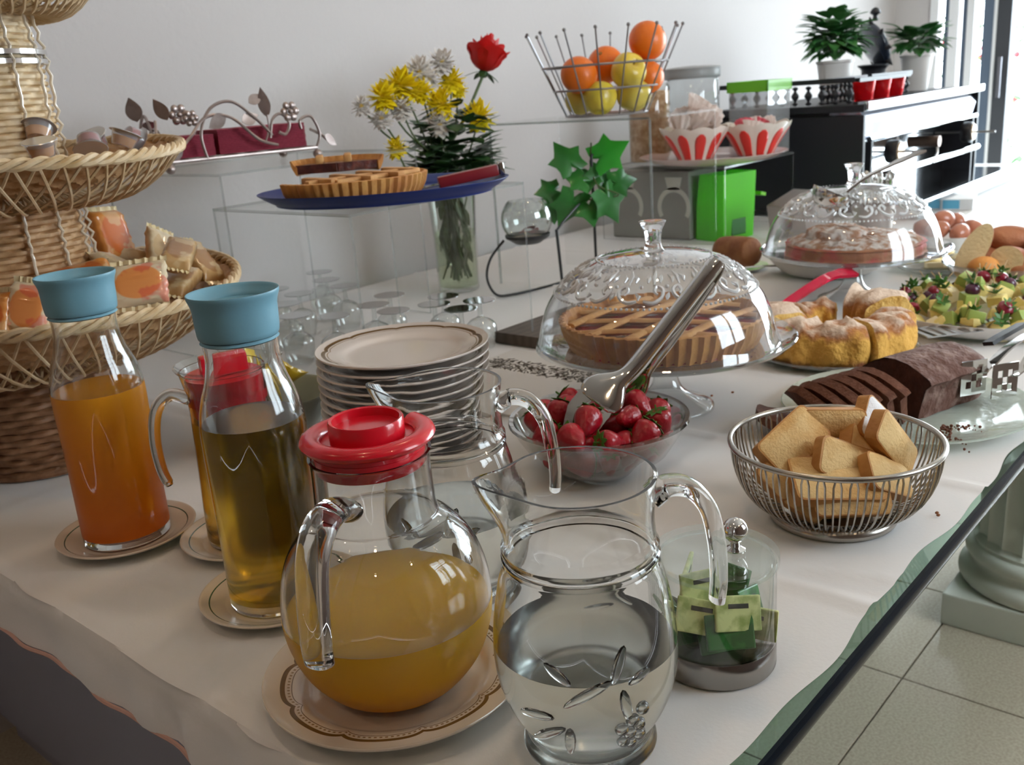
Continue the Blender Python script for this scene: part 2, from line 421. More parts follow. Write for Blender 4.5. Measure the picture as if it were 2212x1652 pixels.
t = thing('shade_block', 'plain slate grey block added as shade under the left end of the table', 'block')  # added block, its slate colour stands in for the shade under the table
obj('shade_block_body', B().box(.56, 1.15, 1.12, 2.0, .06, .66, .004), mat('slate_shade', (.34, .35, .44), .6), t, False)
obj('plinth', B().box(.58, 1.13, 1.14, 1.99, 0, .06), mat('slate_shade'), t, False)
t = thing('wooden_support', 'brown square wooden support post beside the added grey block', 'post')
obj('post_body', B().box(.56, .62, 1.02, 1.08, 0, T-.03, .004), mat('brown_post', (.16, .10, .08), .6, wave=(9, (.2, .13, .1), 3, 'X')), t, False)
t = thing('table_crumbs', 'few brown cake crumbs scattered on the white cloth', 'crumbs')
b = B()
for x, y in ((1.31, .88), (1.02, .735), (1.035, .725), (.99, .70), (1.02, .30), (1.025, .303), (1.46, .80), (1.30, .70), (1.27, .72)): b.ball((x, y, T+.002), (.0028, .0022, .0015), 6)
tag(obj('crumb_scatter', b, mat('brown_crumb', (.25, .09, .03), .8), t), kind='stuff')

# ================================================================ foreground drinks
SR = radians(-48.2)      # the direction that runs to the right across the view
BROWN = (.16, .09, .03)
PLATEM = ring_mat('brown_rimmed_china', (.72, .64, .54), [(.0945, .0985, BROWN, (9, .005)), (.0905, .0925, (.3, .2, .1), (9, .005), 130), (.0885, .0893, BROWN, (9, .005))])
STACKM = ring_mat('brown_banded_china', (.70, .62, .56), [(.100, .105, BROWN, (9, .003)), (.0965, .0978, (.3, .2, .1), (9, .003))])
SAUM = ring_mat('green_line_china', (.70, .60, .50), [(.0690, .0703, (.02, .09, .05))])
PP = sprof([(.0, .005), (.05, .005), (.072, .006), (.082, .0115), (.1, .0155), (.110, .0185), (.1125, .0195), (.1125, .0175), (.109, .015), (.09, .0105), (.074, .003), (.066, .0), (.06, .0), (.058, .002), (.0, .002)], 3)
SP = sprof([(.0, .004), (.048, .004), (.058, .006), (.072, .011), (.0785, .0135), (.0795, .012), (.074, .0085), (.058, .002), (.05, 0), (.045, 0), (.043, .0015), (0, .0015)], 3)
plate0 = thing('dinner_plate', 'cream plate with scalloped brown rim under the round juice jug', 'plate', (.462, .570, T))
obj('plate_body', B().lathe(PP, 96), PLATEM, plate0, weld=True)
sau0 = thing('saucer', 'cream saucer with a green line under the left orange juice carafe', 'saucer', (.480, 1.064, T))
obj('saucer_body', B().lathe(SP, 72), SAUM, sau0, weld=True)
copy_tree(sau0, (.495, .782, T), label='cream saucer with a green line under the amber juice carafe')
copy_tree(sau0, (.562, .928, T), label='green-lined saucer under the jug with the red stopper, between the two carafes')

def juice(name, col, deep, z0, z1, rough=.35):
    """cloudy liquid: colour deepens towards the bottom"""
    m, nt, out = _new(name); N = nt.nodes.new; L = nt.links.new
    b = N('ShaderNodeBsdfPrincipled'); b.inputs['Roughness'].default_value = rough; b.inputs['Coat Weight'].default_value = .35; b.inputs['Coat Roughness'].default_value = .02
    tc = N('ShaderNodeTexCoord'); sp = N('ShaderNodeSeparateXYZ'); L(tc.outputs['Object'], sp.inputs[0])
    mp = N('ShaderNodeMapRange'); mp.inputs[1].default_value = z0; mp.inputs[2].default_value = z1; L(sp.outputs[2], mp.inputs[0])
    mx = N('ShaderNodeMixRGB'); mx.inputs[1].default_value = (*deep, 1); mx.inputs[2].default_value = (*col, 1)
    L(mp.outputs[0], mx.inputs[0]); L(mx.outputs[0], b.inputs['Base Color'])
    t = N('ShaderNodeBsdfTranslucent'); L(mx.outputs[0], t.inputs[0])
    m2 = N('ShaderNodeMixShader'); m2.inputs[0].default_value = .35; L(b.outputs[0], m2.inputs[1]); L(t.outputs[0], m2.inputs[2])
    L(m2.outputs[0], out.inputs[0]); return m
ORJ = juice('orange_juice', (1, .43, .02), (.92, .20, .002), .02, .19)
PIN = juice('pineapple_juice', (1, .58, .02), (1, .45, .008), 0, .08)
AMB = mat('amber_juice', (.88, .54, .045), .18, 0, 1, 1.34)
AMB2 = mat('dark_amber_juice', (.84, .46, .05), .22, 0, 1, 1.34)
CAP = mat('blue_cap', (.20, .42, .53), .38, trl=.15, bump=(90, .0003))

def hollow(outer, th=.0024, base=.008, zin=None):
    """closed glass wall: outer profile up, inner profile down"""
    inner = [(max(r-th, 0), max(z, base)) for r, z in outer if z > base*.9]
    return [(0, 0)]+outer+list(reversed(inner))+[(0, base)]
def fillp(outer, th, base, lev, ov=.0006):
    P = [(r-th+ov, z) for r, z in outer if base < z < lev]
    # radius at the level
    for (r1, z1), (r2, z2) in zip(outer, outer[1:]):
        if z1 <= lev <= z2 and z2 > z1: P.append((r1+(r2-r1)*(lev-z1)/(z2-z1)-th+ov, lev)); break
    return [(0, base-.0006), (max(P[0][0]-.003, 0), base-.0006)]+P+[(0, lev)]

CO_ = sprof([(.044, 0), (.0485, .002), (.0495, .012), (.0495, .1), (.0505, .17), (.0495, .195), (.0455, .214), (.0395, .231), (.0355, .248), (.0348, .262), (.0365, .290)], 6)
def carafe(label, loc, liquid, lev, tilt=0):
    t = thing('juice_carafe', label, 'carafe', loc, 0, 'blue-capped juice carafes')
    obj('glass_body', B().lathe(hollow(CO_, .0022, .012), 64), GLASS, t, weld=True)
    obj('juice', B().lathe(fillp(CO_, .0022, .012, lev, .0009 if liquid is AMB else .0024), 64), liquid, t, weld=True)
    c = B().lathe(sprof([(.0, .305), (.030, .3055), (.034, .3085), (.0385, .3135), (.0405, .3165), (.0425, .3175), (.0425, .314), (.0405, .3085), (.0392, .302), (.0388, .288), (.0375, .276), (.0345, .275), (.0345, .27), (0, .27)], 3), 64)
    obj('cap', c, CAP, t, weld=True)
    return t
carafe('glass carafe of orange juice with a blue cap, leftmost', (.480, 1.064, T+.004), ORJ, .186)
carafe('glass carafe of clear amber juice with a blue cap', (.495, .782, T+.004), AMB, .193)

# round jug of pineapple juice
BO = sprof([(.043, 0), (.047, .003), (.060, .012), (.076, .033), (.0848, .058), (.0872, .081), (.0845, .106), (.0762, .129), (.063, .146), (.0525, .1545), (.0492, .161), (.0478, .185), (.0476, .206), (.0492, .211)], 6)
def horn(path, r, seg=16, flat=.6): return B().tube(spline(path, 8), r, seg, flat=flat)
def round_jug(name, label, loc, rz, prof, liquid, lev, handle, hr, hflat=.6):
    t = thing(name, label, 'jug', loc, rz)
    obj('glass_body', B().lathe(hollow(prof, .0024, .007), 80), GLASS, t, weld=True)
    obj('juice', B().lathe(fillp(prof, .0024, .007, lev, .0008 if liquid is AMB2 else .0026), 80), liquid, t, weld=True)
    pts = spline(handle, 8); n = len(pts)
    obj('handle', B().tube(pts, [hr*(1.15-.25*i/n)*(1 if i < n-2 else .75) for i in range(n)], 18, flat=hflat), GLASS, t)
    return t
jug = round_jug('round_jug', 'round glass jug half full of cloudy yellow juice with red lid', (.459, .567, T+.005), radians(200), BO, PIN, .078,
    [(.045, 0, .180), (.060, 0, .187), (.082, 0, .183), (.097, 0, .163), (.104, 0, .13), (.107, 0, .098), (.106, 0, .083)], .0135, .62)
lid = B()
g0 = radians(52)
arc = [g0/2 + (2*pi-g0)*i/60 for i in range(61)]
lid.quad_rings([[Vector(((.0455+q[0])*cos(a), (.0455+q[0])*sin(a), .2245+q[1])) for q in [(.0085*cos(k*pi/6), .0058*sin(k*pi/6)) for k in range(12)]] for a in arc], True, True, True)
lid.lathe([(.0, .214), (.044, .214), (.0445, .2225), (.0, .2225)], 64)
lid.lathe([(.0, .232), (.0262, .232), (.0268, .2385), (.0290, .2392), (.0300, .2375), (.0300, .2215)], 64)
o = obj('lid', lid, RED, jug, rot=(0, 0, radians(-178)))
obj('stopper', B().lathe([(.0, .200), (.0425, .200), (.0445, .203), (.0447, .214), (0, .214)], 64), RED, o)

# tall jug with a red stopper, between the carafes
TJ = sprof([(.044, 0), (.0475, .003), (.0485, .02), (.046, .10), (.0445, .155), (.045, .18), (.048, .198), (.0495, .206)], 6)
tj = round_jug('tall_jug', 'glass jug of dark amber juice with raised red stopper, between the two carafes', (.562, .928, T+.004), radians(158), TJ, AMB2, .150,
    [(.043, 0, .178), (.062, 0, .186), (.078, 0, .172), (.085, 0, .14), (.084, 0, .105), (.079, 0, .085)], .0085, .75)
s_ = B().lathe([(0, .152), (.038, .152), (.0415, .158), (.0425, .176), (.0435, .2), (.0, .2)], 48)
s_.box(-.026, .026, -.011, .011, .2, .222, .004)
obj('stopper', s_, RED, tj)
lip = B().lathe([(.047, .203), (.053, .209), (.0545, .212), (.0525, .213), (.0455, .207)], 48, fn=lambda t_, i, R, Z: (R+.012*math.exp(-((t_-pi)/.35)**2), Z))
obj('pouring_lip', lip, THIN, tj, weld=True)

# clear water pitchers with pressed grape pattern
WP = sprof([(.0455, 0), (.0508, .0015), (.0503, .008), (.0478, .0145), (.0508, .022), (.0602, .040), (.0668, .061), (.0688, .082), (.0672, .106), (.0625, .134), (.0580, .151), (.0562, .1555)], 5)[:-1] + \
     [(.0562, .1555), (.0576, .158), (.0578, .160), (.0562, .162), (.0576, .1645), (.0574, .167), (.0556, .1695)] + sprof([(.0552, .175), (.0546, .188), (.0556, .205), (.0572, .2165), (.0574, .2185)], 4)
def spout(t_, i, R, Z):
    g = max(0, min(1, (Z-.172)/.046)); g = g*g*(3-2*g)
    d_ = (t_-pi)/.30; e = math.exp(-d_*d_)
    return (R+.0165*e*g-.002*g*math.exp(-((abs(t_-pi)-.75)/.3)**2), Z+.003*e*g)
def pitcher(label, loc, rz, lev):
    t = thing('water_pitcher', label, 'pitcher', loc, rz, 'clear glass water pitchers')
    obj('glass_body', B().lathe(hollow(WP, .0027, .011), 96, fn=spout), GLASS, t, weld=True)
    obj('water', B().lathe(fillp(WP, .0027, .011, lev, .0006), 80), WATER, t, weld=True)
    pts = spline([(.0535, 0, .196), (.066, 0, .2035), (.083, 0, .199), (.096, 0, .181), (.1015, 0, .152), (.1025, 0, .125), (.101, 0, .107)], 8); n = len(pts)
    obj('handle', B().tube(pts, [.0140 if i < 6 else .0130-.0035*i/n for i in range(n)], 18, flat=.62), GLASS, t)
    def on(th, z):      # point on the outer wall
        for (r1, z1), (r2, z2) in zip(WP, WP[1:]):
            if z1 <= z <= z2 and z2 > z1: r = r1+(r2-r1)*(z-z1)/(z2-z1); break
        return Vector((r*cos(th), r*sin(th), z))
    a0 = radians(-95)
    for dx, z in ((.2, .052), (.31, .046), (.41, .052), (.25, .038), (.36, .034), (.46, .040), (.32, .058), (.43, .066)):
        th = a0+dx+.1
        obj('pressed_grape', B().ball(on(th, z), (.0052, .0052, .0052), 12), GLASS, t)
    for th, z, L_, an in ((-.62, .063, .030, 8), (-.52, .047, .032, 32), (-.28, .043, .024, 86), (-.05, .086, .040, 30), (.28, .105, .030, 72), (.34, .072, .028, -80), (-.35, .10, .024, 140), (.5, .092, .02, 20), (2.6, .08, .035, 40), (2.9, .06, .03, -30)):
        th = a0+th; c = on(th, z)
        m = Matrix.Rotation(th, 4, 'Z') @ rotm(radians(an), 0, 0)
        obj('pressed_leaf', B().ball(c, (.0016, L_/2, .0042), 12, m=m), GLASS, t)
    return t
p1 = pitcher('clear glass pitcher of water nearest the camera, pressed leaf and grape pattern', (.499, .392, T), SR+radians(4), .090)
copy_tree(p1, (.612, .637, T), rot=(0, 0, SR+radians(-8)), label='clear glass water pitcher in front of the plate stack')

# sugar and tea jar
tj2 = thing('tea_jar', 'round glass jar on steel base holding tea sachets, chrome ball knob', 'jar', (.648, .366, T), SR)
obj('steel_base', B().lathe([(0, 0), (.0495, 0), (.0505, .002), (.0505, .021), (.0495, .023), (0, .023)], 64), mat('steel_base_metal', (.34, .32, .30), .2, 1), tj2, weld=True)
obj('glass_wall', B().lathe([(.0478, .023), (.0502, .023), (.0502, .094), (.0478, .094), (.0478, .023)], 64), THIN, tj2, weld=True)
lidg = B().lathe([(0, .0985), (.0475, .0985), (.0485, .0935), (.0522, .0935), (.0528, .0965), (.0525, .1015), (0, .1015)], 64)
lg = obj('glass_lid', lidg, thin('lid_glass', (.93, .96, .95), 1.3), tj2, weld=True)
kb = B().lathe([(.008, .1015), (.0085, .1025), (.0045, .105), (.004, .109)], 24, c=(.017, 0, 0)); kb.ball((.017, 0, .1195), .0108, 28)
obj('knob', kb, CHROME, lg)
SA1 = mat('green_sachet', (.045, .20, .045), .35, coat=.3, n=(90, (.03, .12, .03), .45, .6)); SA2 = mat('yellow_green_sachet', (.74, .76, .34), .38, coat=.3, n=(70, (.35, .42, .12), .45, .65))
LBL = mat('dark_label', (.06, .06, .045), .5)
q = [((.012, -.028, .058), (.15, .5, .2), SA2), ((-.018, -.026, .056), (-.1, .75, -.1), SA2), ((.028, -.006, .052), (.2, .9, .9), SA1), ((-.028, .004, .048), (-.4, .7, 1.6), SA1),
     ((0, .012, .055), (.3, .4, .5), SA2), ((.016, .02, .062), (1.0, .2, 2.2), SA1), ((-.012, -.006, .072), (.35, .1, .3), SA2), ((-.02, .024, .066), (.7, -.2, 1.2), SA2), ((0, -.02, .034), (.05, .1, .2), SA1), ((.018, .006, .036), (.1, .05, 1.2), SA1), ((-.024, -.012, .040), (.3, .5, .5), SA1), ((.028, -.014, .040), (.5, .2, -.4), SA2), ((.004, -.034, .045), (.1, .2, .1), SA1), ((-.006, .026, .042), (.4, .3, 1.9), SA1)]
ex = ['standing at the front', 'standing at the left front', 'leaning at the right', 'leaning at the far left', 'lying in the middle', 'leaning at the back right', 'lying on top', 'leaning at the back left', 'flat at the bottom front', 'flat at the bottom right', 'low at the left', 'low at the right front', 'lowest at the very front', 'low at the back']
for (lc, rt, m), e in zip(q, ex):
    t = thing('tea_sachet', ('green' if m is SA1 else 'cream and green')+' tea sachet inside the round glass jar, '+e, 'sachet', Vector((.648, .366, T))+rotm(0, 0, SR) @ Vector(lc), group='tea sachets in the jar')
    t.rotation_euler = (rt[0]+1.0, rt[1]*.3, rt[2]+SR)
    obj('envelope', B().box(-.0205, .0205, -.0145, .0145, -.0019, .0019, .0014), m, t, False)
    obj('printed_label', B().box(-.009, .009, .004, .0078, .0019, .0022), LBL, t, False)

# stack of plates
for i in range(12):
    z = T+i*.0121
    lb = 'topmost cream plate of the tall stack beside the water pitcher' if i == 11 else 'bottom plate of the tall brown-banded stack' if i == 0 else 'cream plate in the tall brown-banded stack, %s from the top' % ['second', 'third', 'fourth', 'fifth', 'sixth', 'seventh', 'eighth', 'ninth', 'tenth', 'eleventh'][10-i]
    if i == 0:
        st0 = thing('stacked_plate', lb, 'plate', (.878, .986, z), group='stacked brown-rimmed plates'); st0.scale = (1.075, 1.075, 1)
        obj('plate_body', B().lathe(PP, 72), STACKM, st0, weld=True)
    else: copy_tree(st0, (.878+random.uniform(-.0015, .0015), .986+random.uniform(-.0015, .0015), z), rot=(0, 0, random.random()*6), label=lb)

# bowl with yellow wrapped snacks behind the amber carafe
yb = thing('snack_bowl', 'grey green bowl of yellow wrapped snacks beside the plate stack', 'bowl', (.80, 1.20, T))
obj('bowl_body', B().lathe(sprof([(0, .004), (.04, .004), (.07, .03), (.088, .068), (.0905, .07), (.091, .067), (.072, .026), (.045, 0), (0, 0)], 4), 56), mat('sage_china', (.36, .40, .36), .25, coat=.3), yb, weld=True)
YW = mat('yellow_wrapper', (.72, .50, .03), .3, coat=.4, n=(60, (.35, .12, .02), .62, .7)); 
for i, (x, y, z, a, bq, cq) in enumerate([(.775, 1.19, .86, 1.35, .3, .5), (.80, 1.17, .85, 1.2, -.4, 1.2), (.825, 1.20, .845, .7, .5, 2.2), (.79, 1.235, .85, .9, .1, 2.8)]):
    t = thing('wrapped_snack', ['tallest yellow wrapped snack standing in the grey green bowl', 'yellow wrapped snack leaning at the bowl front', 'yellow wrapped snack at the right of the bowl', 'yellow wrapped snack at the back of the bowl'][i], 'snack', (x, y, z), group='yellow wrapped snacks'); t.rotation_euler = (a, bq, cq)
    b = B(); n = 12
    rings = []
    for k in range(n+1):
        f = k/n; wd = .017+.006*abs(2*f-1)**4; th = .009*(1-abs(2*f-1)**3)+.0006
        rings.append([Vector((wd*cos(u)*(1+.06*sin(9*u+k)), -.035+.07*f, th*sin(u))) for u in [2*pi*j/16 for j in range(16)]])
    obj('wrapper', b.quad_rings(rings, True, True, True), YW, t)

# ================================================================ wicker stand with packaged snacks (left)
WK = mat('wicker', (.40, .21, .085), .5, n=(45, (.58, .37, .19), .3, .7), bump=(220, .0006)); WKL = mat('pale_wicker', (.68, .53, .34), .5, n=(50, (.52, .36, .18), .4, .7))
WKD = mat('dark_wicker', (.16, .07, .03), .5, n=(50, (.28, .14, .07), .35, .65))
ws = thing('wicker_stand', 'tall tiered wicker stand with metal banded column and flared trays', 'basket', (.566, 1.457, T))
def weave(rf, z0, z1, rows, stakes, amp=.0022, seg=168):
    """horizontal strands passing alternately over and under the stakes"""
    pr = []
    h = (z1-z0)/rows
    for i in range(rows):
        for q in (0, .25, .5, .75):
            pr.append((rf(z0+h*(i+q))+(.0016*sin(pi*(q+.02))), z0+h*(i+q)))
    pr.append((rf(z1), z1))
    return pr, (lambda t_, i, R, Z: (R+amp*sin(t_*stakes/2+pi*((i//4) % 2))-(.0022 if i % 4 == 0 else 0), Z))
def woven(name, rf, z0, z1, rows, stakes, m, amp=.0022):
    pr, fn = weave(rf, z0, z1, rows, stakes, amp); o = obj(name, B().lathe(pr, 180, fn=fn), m, ws); return o
woven('base_basket', lambda z: .112+.010*sin((z)/.15*pi), .004, .150, 15, 36, WKD)
obj('base_rim', B().tube([(.117*cos(a), .117*sin(a), .150) for a in [2*pi*k/40 for k in range(40)]], .0065, 8, True), WKD, ws)
obj('foot_rim', B().tube([(.113*cos(a), .113*sin(a), .005) for a in [2*pi*k/40 for k in range(40)]], .005, 8, True), WKD, ws)
woven('lower_column', lambda z: .108+.016*((.385-z)/.17)**2, .215, .385, 19, 30, WK)
woven('upper_column', lambda z: .098+.002*cos((z-.44)*20)-.012*max(0, (z-.56)/.08), .43, .64, 25, 28, WKL)
for z0, z1, r, n in ((.215, .385, .112, 15), (.43, .64, .1015, 14)):
    b = B()
    for k in range(n):
        a = 2*pi*k/n
        b.tube([((r+.003+.003*sin(j*pi*.9)+(.014*((.385-z0-(z1-z0)*j/22)/.17)**2 if z0 < .3 else -.010*max(0, (z0+(z1-z0)*j/22-.56)/.08)))*cos(a), (r+.003+.003*sin(j*pi*.9)+(.014*((.385-z0-(z1-z0)*j/22)/.17)**2 if z0 < .3 else -.010*max(0, (z0+(z1-z0)*j/22-.56)/.08)))*sin(a), z0+(z1-z0)*j/22) for j in range(23)], .0022, 6)
    tag(obj('column_stakes', b, mat('glossy_cane', (.72, .62, .48), .22, coat=.5), ws), kind='stuff')
for z in (.563, .575, .216, .43):
    r = .103 if z > .4 else .125
    obj('metal_band', B().lathe([(r, z-.0045), (r+.0035, z-.003), (r+.0035, z+.003), (r, z+.0045), (r-.006, z+.0045), (r-.006, z-.0045), (r, z-.0045)], 72), CHROME if z > .5 else mat('dark_band', (.12, .08, .05), .3, .6), ws, weld=True)
def tray(name, z0, zr, ri, ro, m, rows=13, wob=.008):
    b = B(); k = rows*4; st = 64
    ri2 = ri
    pr = [(ri2+(ro-ri2)*(i/k), z0+(zr-z0)*(i/k)**1.7) for i in range(k+1)]
    b.lathe(pr, 192, fn=lambda t_, i, R, Z: (R, Z+.0026*sin(t_*st/2+pi*((i//4) % 2))+.002*sin(i*pi/2)+wob*(R/ro)**3*sin(t_*2+.9)))
    o = obj(name, b, m, ws)
    rim = B()
    for q in range(3):
        rim.tube([((ro+.004*cos(a*26+q*2.1))*cos(a), (ro+.004*cos(a*26+q*2.1))*sin(a), zr+.005*sin(a*26+q*2.1)+wob*sin(a*2+.9)) for a in [2*pi*j/260 for j in range(260)]], .0042, 6, True)
    obj('braided_rim', rim, WKL, o)
    fr = B(); n = 58
    for j in range(n):      # loose strands crossing on the underside
        for sgn in (-1, 1):
            a = 2*pi*j/n; pts = []
            for i in range(9):
                f = i/8; R = ri+.012+(ro-ri-.012)*f; aa = a+sgn*.32*f
                pts.append((R*cos(aa), R*sin(aa), z0+(zr-z0)*f**1.35-.030*sin(pi*f)**.8-.004+wob*f**3*sin(aa*2+.9)+sgn*.0015))
            fr.tube(pts, .0021, 5)
    tag(obj('cane_strands', fr, WKL, o), kind='stuff')
    return o
tray('lower_tray', .168, .248, .115, .312, WK, 13)
tray('upper_tray', .392, .440, .10, .262, WK, 11, .006)
tray('top_tray', .640, .690, .085, .20, WKL, 9, .004)
obj('tray_collar', B().lathe([(.117, .15), (.128, .16), (.128, .175), (.118, .22)], 72), WKD, ws)
obj('tray_collar', B().lathe([(.108, .385), (.114, .39), (.112, .40), (.10, .43)], 72), WK, ws)

# snack packets in the lower tray
def packet_mat(name, base, spot, edge):
    m, nt, out = _new(name); N = nt.nodes.new; L = nt.links.new
    b = N('ShaderNodeBsdfPrincipled'); b.inputs['Roughness'].default_value = .28; b.inputs['Coat Weight'].default_value = .5
    tc = N('ShaderNodeTexCoord'); mp = N('ShaderNodeMapping'); mp.inputs['Location'].default_value = (-.5, -.55, -.5); L(tc.outputs['Generated'], mp.inputs[0])
    mp.inputs['Scale'].default_value = (1, 1.1, .001)
    g = N('ShaderNodeTexGradient'); g.gradient_type = 'SPHERICAL'; ms = N('ShaderNodeMapping'); ms.inputs['Scale'].default_value = (1.6, 1.6, 0.01); L(mp.outputs[0], ms.inputs[0]); L(ms.outputs[0], g.inputs[0])
    r = N('ShaderNodeValToRGB'); e = r.color_ramp.elements; e[0].position = .3; e[0].color = (*base, 1); e[1].position = .36; e[1].color = (*spot, 1)
    n = N('ShaderNodeTexNoise'); n.inputs['Scale'].default_value = 38; r2 = N('ShaderNodeValToRGB'); r2.color_ramp.elements[0].position = .56; r2.color_ramp.elements[1].position = .62
    L(tc.outputs['Object'], n.inputs[0]); L(n.outputs[0], r2.inputs[0]); L(g.outputs[0], r.inputs[0])
    mx = N('ShaderNodeMixRGB'); mx.inputs[2].default_value = (*edge, 1); fm = N('ShaderNodeMath'); fm.operation = 'MULTIPLY'; fm.inputs[1].default_value = .6
    L(r2.outputs[0], fm.inputs[0]); L(fm.outputs[0], mx.inputs[0]); L(r.outputs[0], mx.inputs[1]); L(mx.outputs[0], b.inputs['Base Color'])
    L(b.outputs[0], out.inputs[0]); return m
PM = dict(o=packet_mat('orange_packet', (.70, .27, .06), (.62, .14, .02), (.75, .5, .25)), w=packet_mat('cream_orange_packet', (.80, .68, .48), (.86, .34, .10), (.75, .08, .06)),
          b=packet_mat('tan_packet', (.50, .31, .13), (.34, .17, .06), (.62, .48, .28)), c=packet_mat('crumpled_cream_packet', (.66, .52, .32), (.6, .42, .22), (.8, .72, .55)))
CL2 = mat('clear_film', (.8, .68, .42), .15, coat=.8)
def packet(label, px, rot, sx, sy, sz, k):
    t = thing('snack_packet', label, 'packet', px, group='snack packets in the wicker tray'); t.rotation_euler = rot
    b = B(); n = 14; rings = []
    for i in range(n+1):
        f = i/n; e = abs(2*f-1); body = 1 if e < .8 else max(0, 1-(e-.8)/.2*.93)
        ring = []
        for j in range(24):
            u = 2*pi*j/24; cu, su = cos(u), sin(u)
            x = math.copysign(abs(cu)**.45, cu)*sx/2*(1+.03*sin(i*2.2)); z = math.copysign(abs(su)**.45, su)*sz/2*body+.0012*sin(i*3+j)
            ring.append((x, (f-.5)*sy, z))
        rings.append(ring)
    b.quad_rings(rings, True, True, True)
    obj('wrapper', b, PM[k], t)
    for s_ in (-1, 1):
        c = B()
        zz = [(-sx/2*1.03+sx*1.03*i/18) for i in range(19)]
        c.quad_rings([[(x, s_*(sy/2-.001), .0012*sin(i*2.4)) for i, x in enumerate(zz)], [(x, s_*(sy/2+.007), .0022*sin(i*2.4+1)) for i, x in enumerate(zz)]], False)
        obj('crimped_seal', c, CL2, t)
packet('large orange snack packet standing tallest beside the wicker column', (.728, 1.462, T+.305), (1.25, .1, .5-.2), .062, .085, .030, 'o')
packet('tan snack packet tilted at the right end of the tray', (.735, 1.285, T+.285), (.25, .32, -.65), .042, .095, .026, 'b')
packet('cream packet with orange picture facing forward over the tray rim', (.632, 1.215, T+.268), (.95, -.05, -.72), .072, .062, .016, 'w')
packet('cream packet with orange circle standing behind the left carafe', (.505, 1.262, T+.258), (1.25, .15, -.95), .050, .066, .026, 'w')
packet('orange snack packet at the left edge of the tray', (.470, 1.30, T+.250), (1.15, .0, -1.1), .060, .066, .022, 'o')
packet('crumpled cream packet behind the tan packets', (.770, 1.395, T+.278), (1.1, .5, .1), .05, .075, .020, 'c')
packet('crumpled cream packet below the tallest orange packet', (.672, 1.345, T+.278), (.5, .2, .7), .04, .07, .020, 'c')
packet('orange brown packet lying against the column', (.592, 1.305, T+.275), (.35, -.15, -.5), .085, .065, .024, 'o')
packet('tan snack packet lying low beside the cream packet', (.735, 1.300, T+.245), (.2, .25, -.9), .046, .09, .026, 'b')
packet('crumpled tan packet between the column and the tray rim', (.80, 1.34, T+.262), (.8, .2, .3), .046, .085, .022, 'b')
packet('tan packet lying at the back of the pile', (.76, 1.44, T+.262), (.3, .6, 1.2), .045, .085, .026, 'c')
packet('cream packet lying flat under the others at the front', (.56, 1.245, T+.238), (.2, .1, -.8), .065, .065, .022, 'w')
# small portion cups in the upper tray
CUPT = thin('clear_cup', (.86, .87, .9), 1.6, .22, (.8, .8, .84)); FOIL = mat('foil_lid', (.66, .66, .68), .22, .7); JAM = [mat('red_jam', (.35, .02, .02), .3), mat('apricot_jam', (.7, .3, .03), .3)]
for i, (x, y, a, bq, e) in enumerate([(.635, 1.285, 2.6, .3, 'front'), (.70, 1.315, .4, .2, 'middle'), (.745, 1.375, 2.3, .5, 'right'), (.60, 1.35, .5, -.4, 'top nearest the column'), (.685, 1.37, .25, .5, 'back'), (.56, 1.262, .2, .1, 'left')]):
    t = thing('portion_cup', 'small clear jam portion cup in the upper wicker tray, '+e, 'cup', (x, y, T+.452+(.018 if i == 3 else 0)), group='jam portion cups'); t.rotation_euler = (a, bq, i)
    obj('cup_wall', B().lathe([(0, -.010), (.0145, -.010), (.0185, .009), (.0215, .0095)], 28), CUPT, t)
    obj('jam', B().lathe([(0, -.009), (.0132, -.009), (.016, .003), (0, .003)], 20), JAM[i % 2], t)
    obj('foil_lid', B().lathe([(0, .0105), (.0215, .0105), (.0225, .0095), (.0, .0095)], 28), FOIL, t)

# ================================================================ acrylic risers
def riser(label, x0, x1, y0, y1, z, ends='y', name='acrylic_riser'):
    t = thing(name, label, 'riser', (0, 0, 0)); th = .005
    obj('top_sheet', B().box(x0, x1, y0, y1, z-th, z, edge_mi=1), [ACR, ACR if ends == 'leg' else ACRE], t, False)
    for k in (0, 1):
        a = (x0, x1, y0, y0+th) if k == 0 else (x0, x1, y1-th, y1)
        if ends == 'leg' and k == 0:
            for q in ((x0, x0+th, y0, y0+.004), (x0, x0+th, y1-.004, y1)): obj('corner_leg', B().box(*q, T, z-th, edge_mi=1), [ACRE, ACRE], t, False)
            continue
        if ends == 'leg': obj('polished_edge', B().box(x0-.0012, x0-.0002, y0, y1, z-th, z), ACRE, t, False); obj('side_sheet', B().box(x1-th, x1, y0, y1, T, z-th), ACR, t, False); continue
        if ends in ('x', 'leg'): a = (x0, x0+th, y0, y1) if k == 0 else (x1-th, x1, y0, y1)
        obj('side_sheet', B().box(*a, T, z-th, edge_mi=1), [ACR, ACRE], t, False)
riser('clear acrylic riser carrying the blue plate with the tart', .98, 1.407, 1.19, 1.57, 1.062, 'x')
riser('tall clear acrylic riser under the silver leaf rack', 1.01, 1.51, 1.58, 2.0, 1.12, 'x')
riser('clear acrylic riser under the red petal bowls', 2.504, 2.95, 1.37, 1.80, .973, 'x')
riser('tallest clear acrylic riser beneath the wire fruit basket', 1.83, 2.115, 1.18, 1.65, 1.15, 'leg')

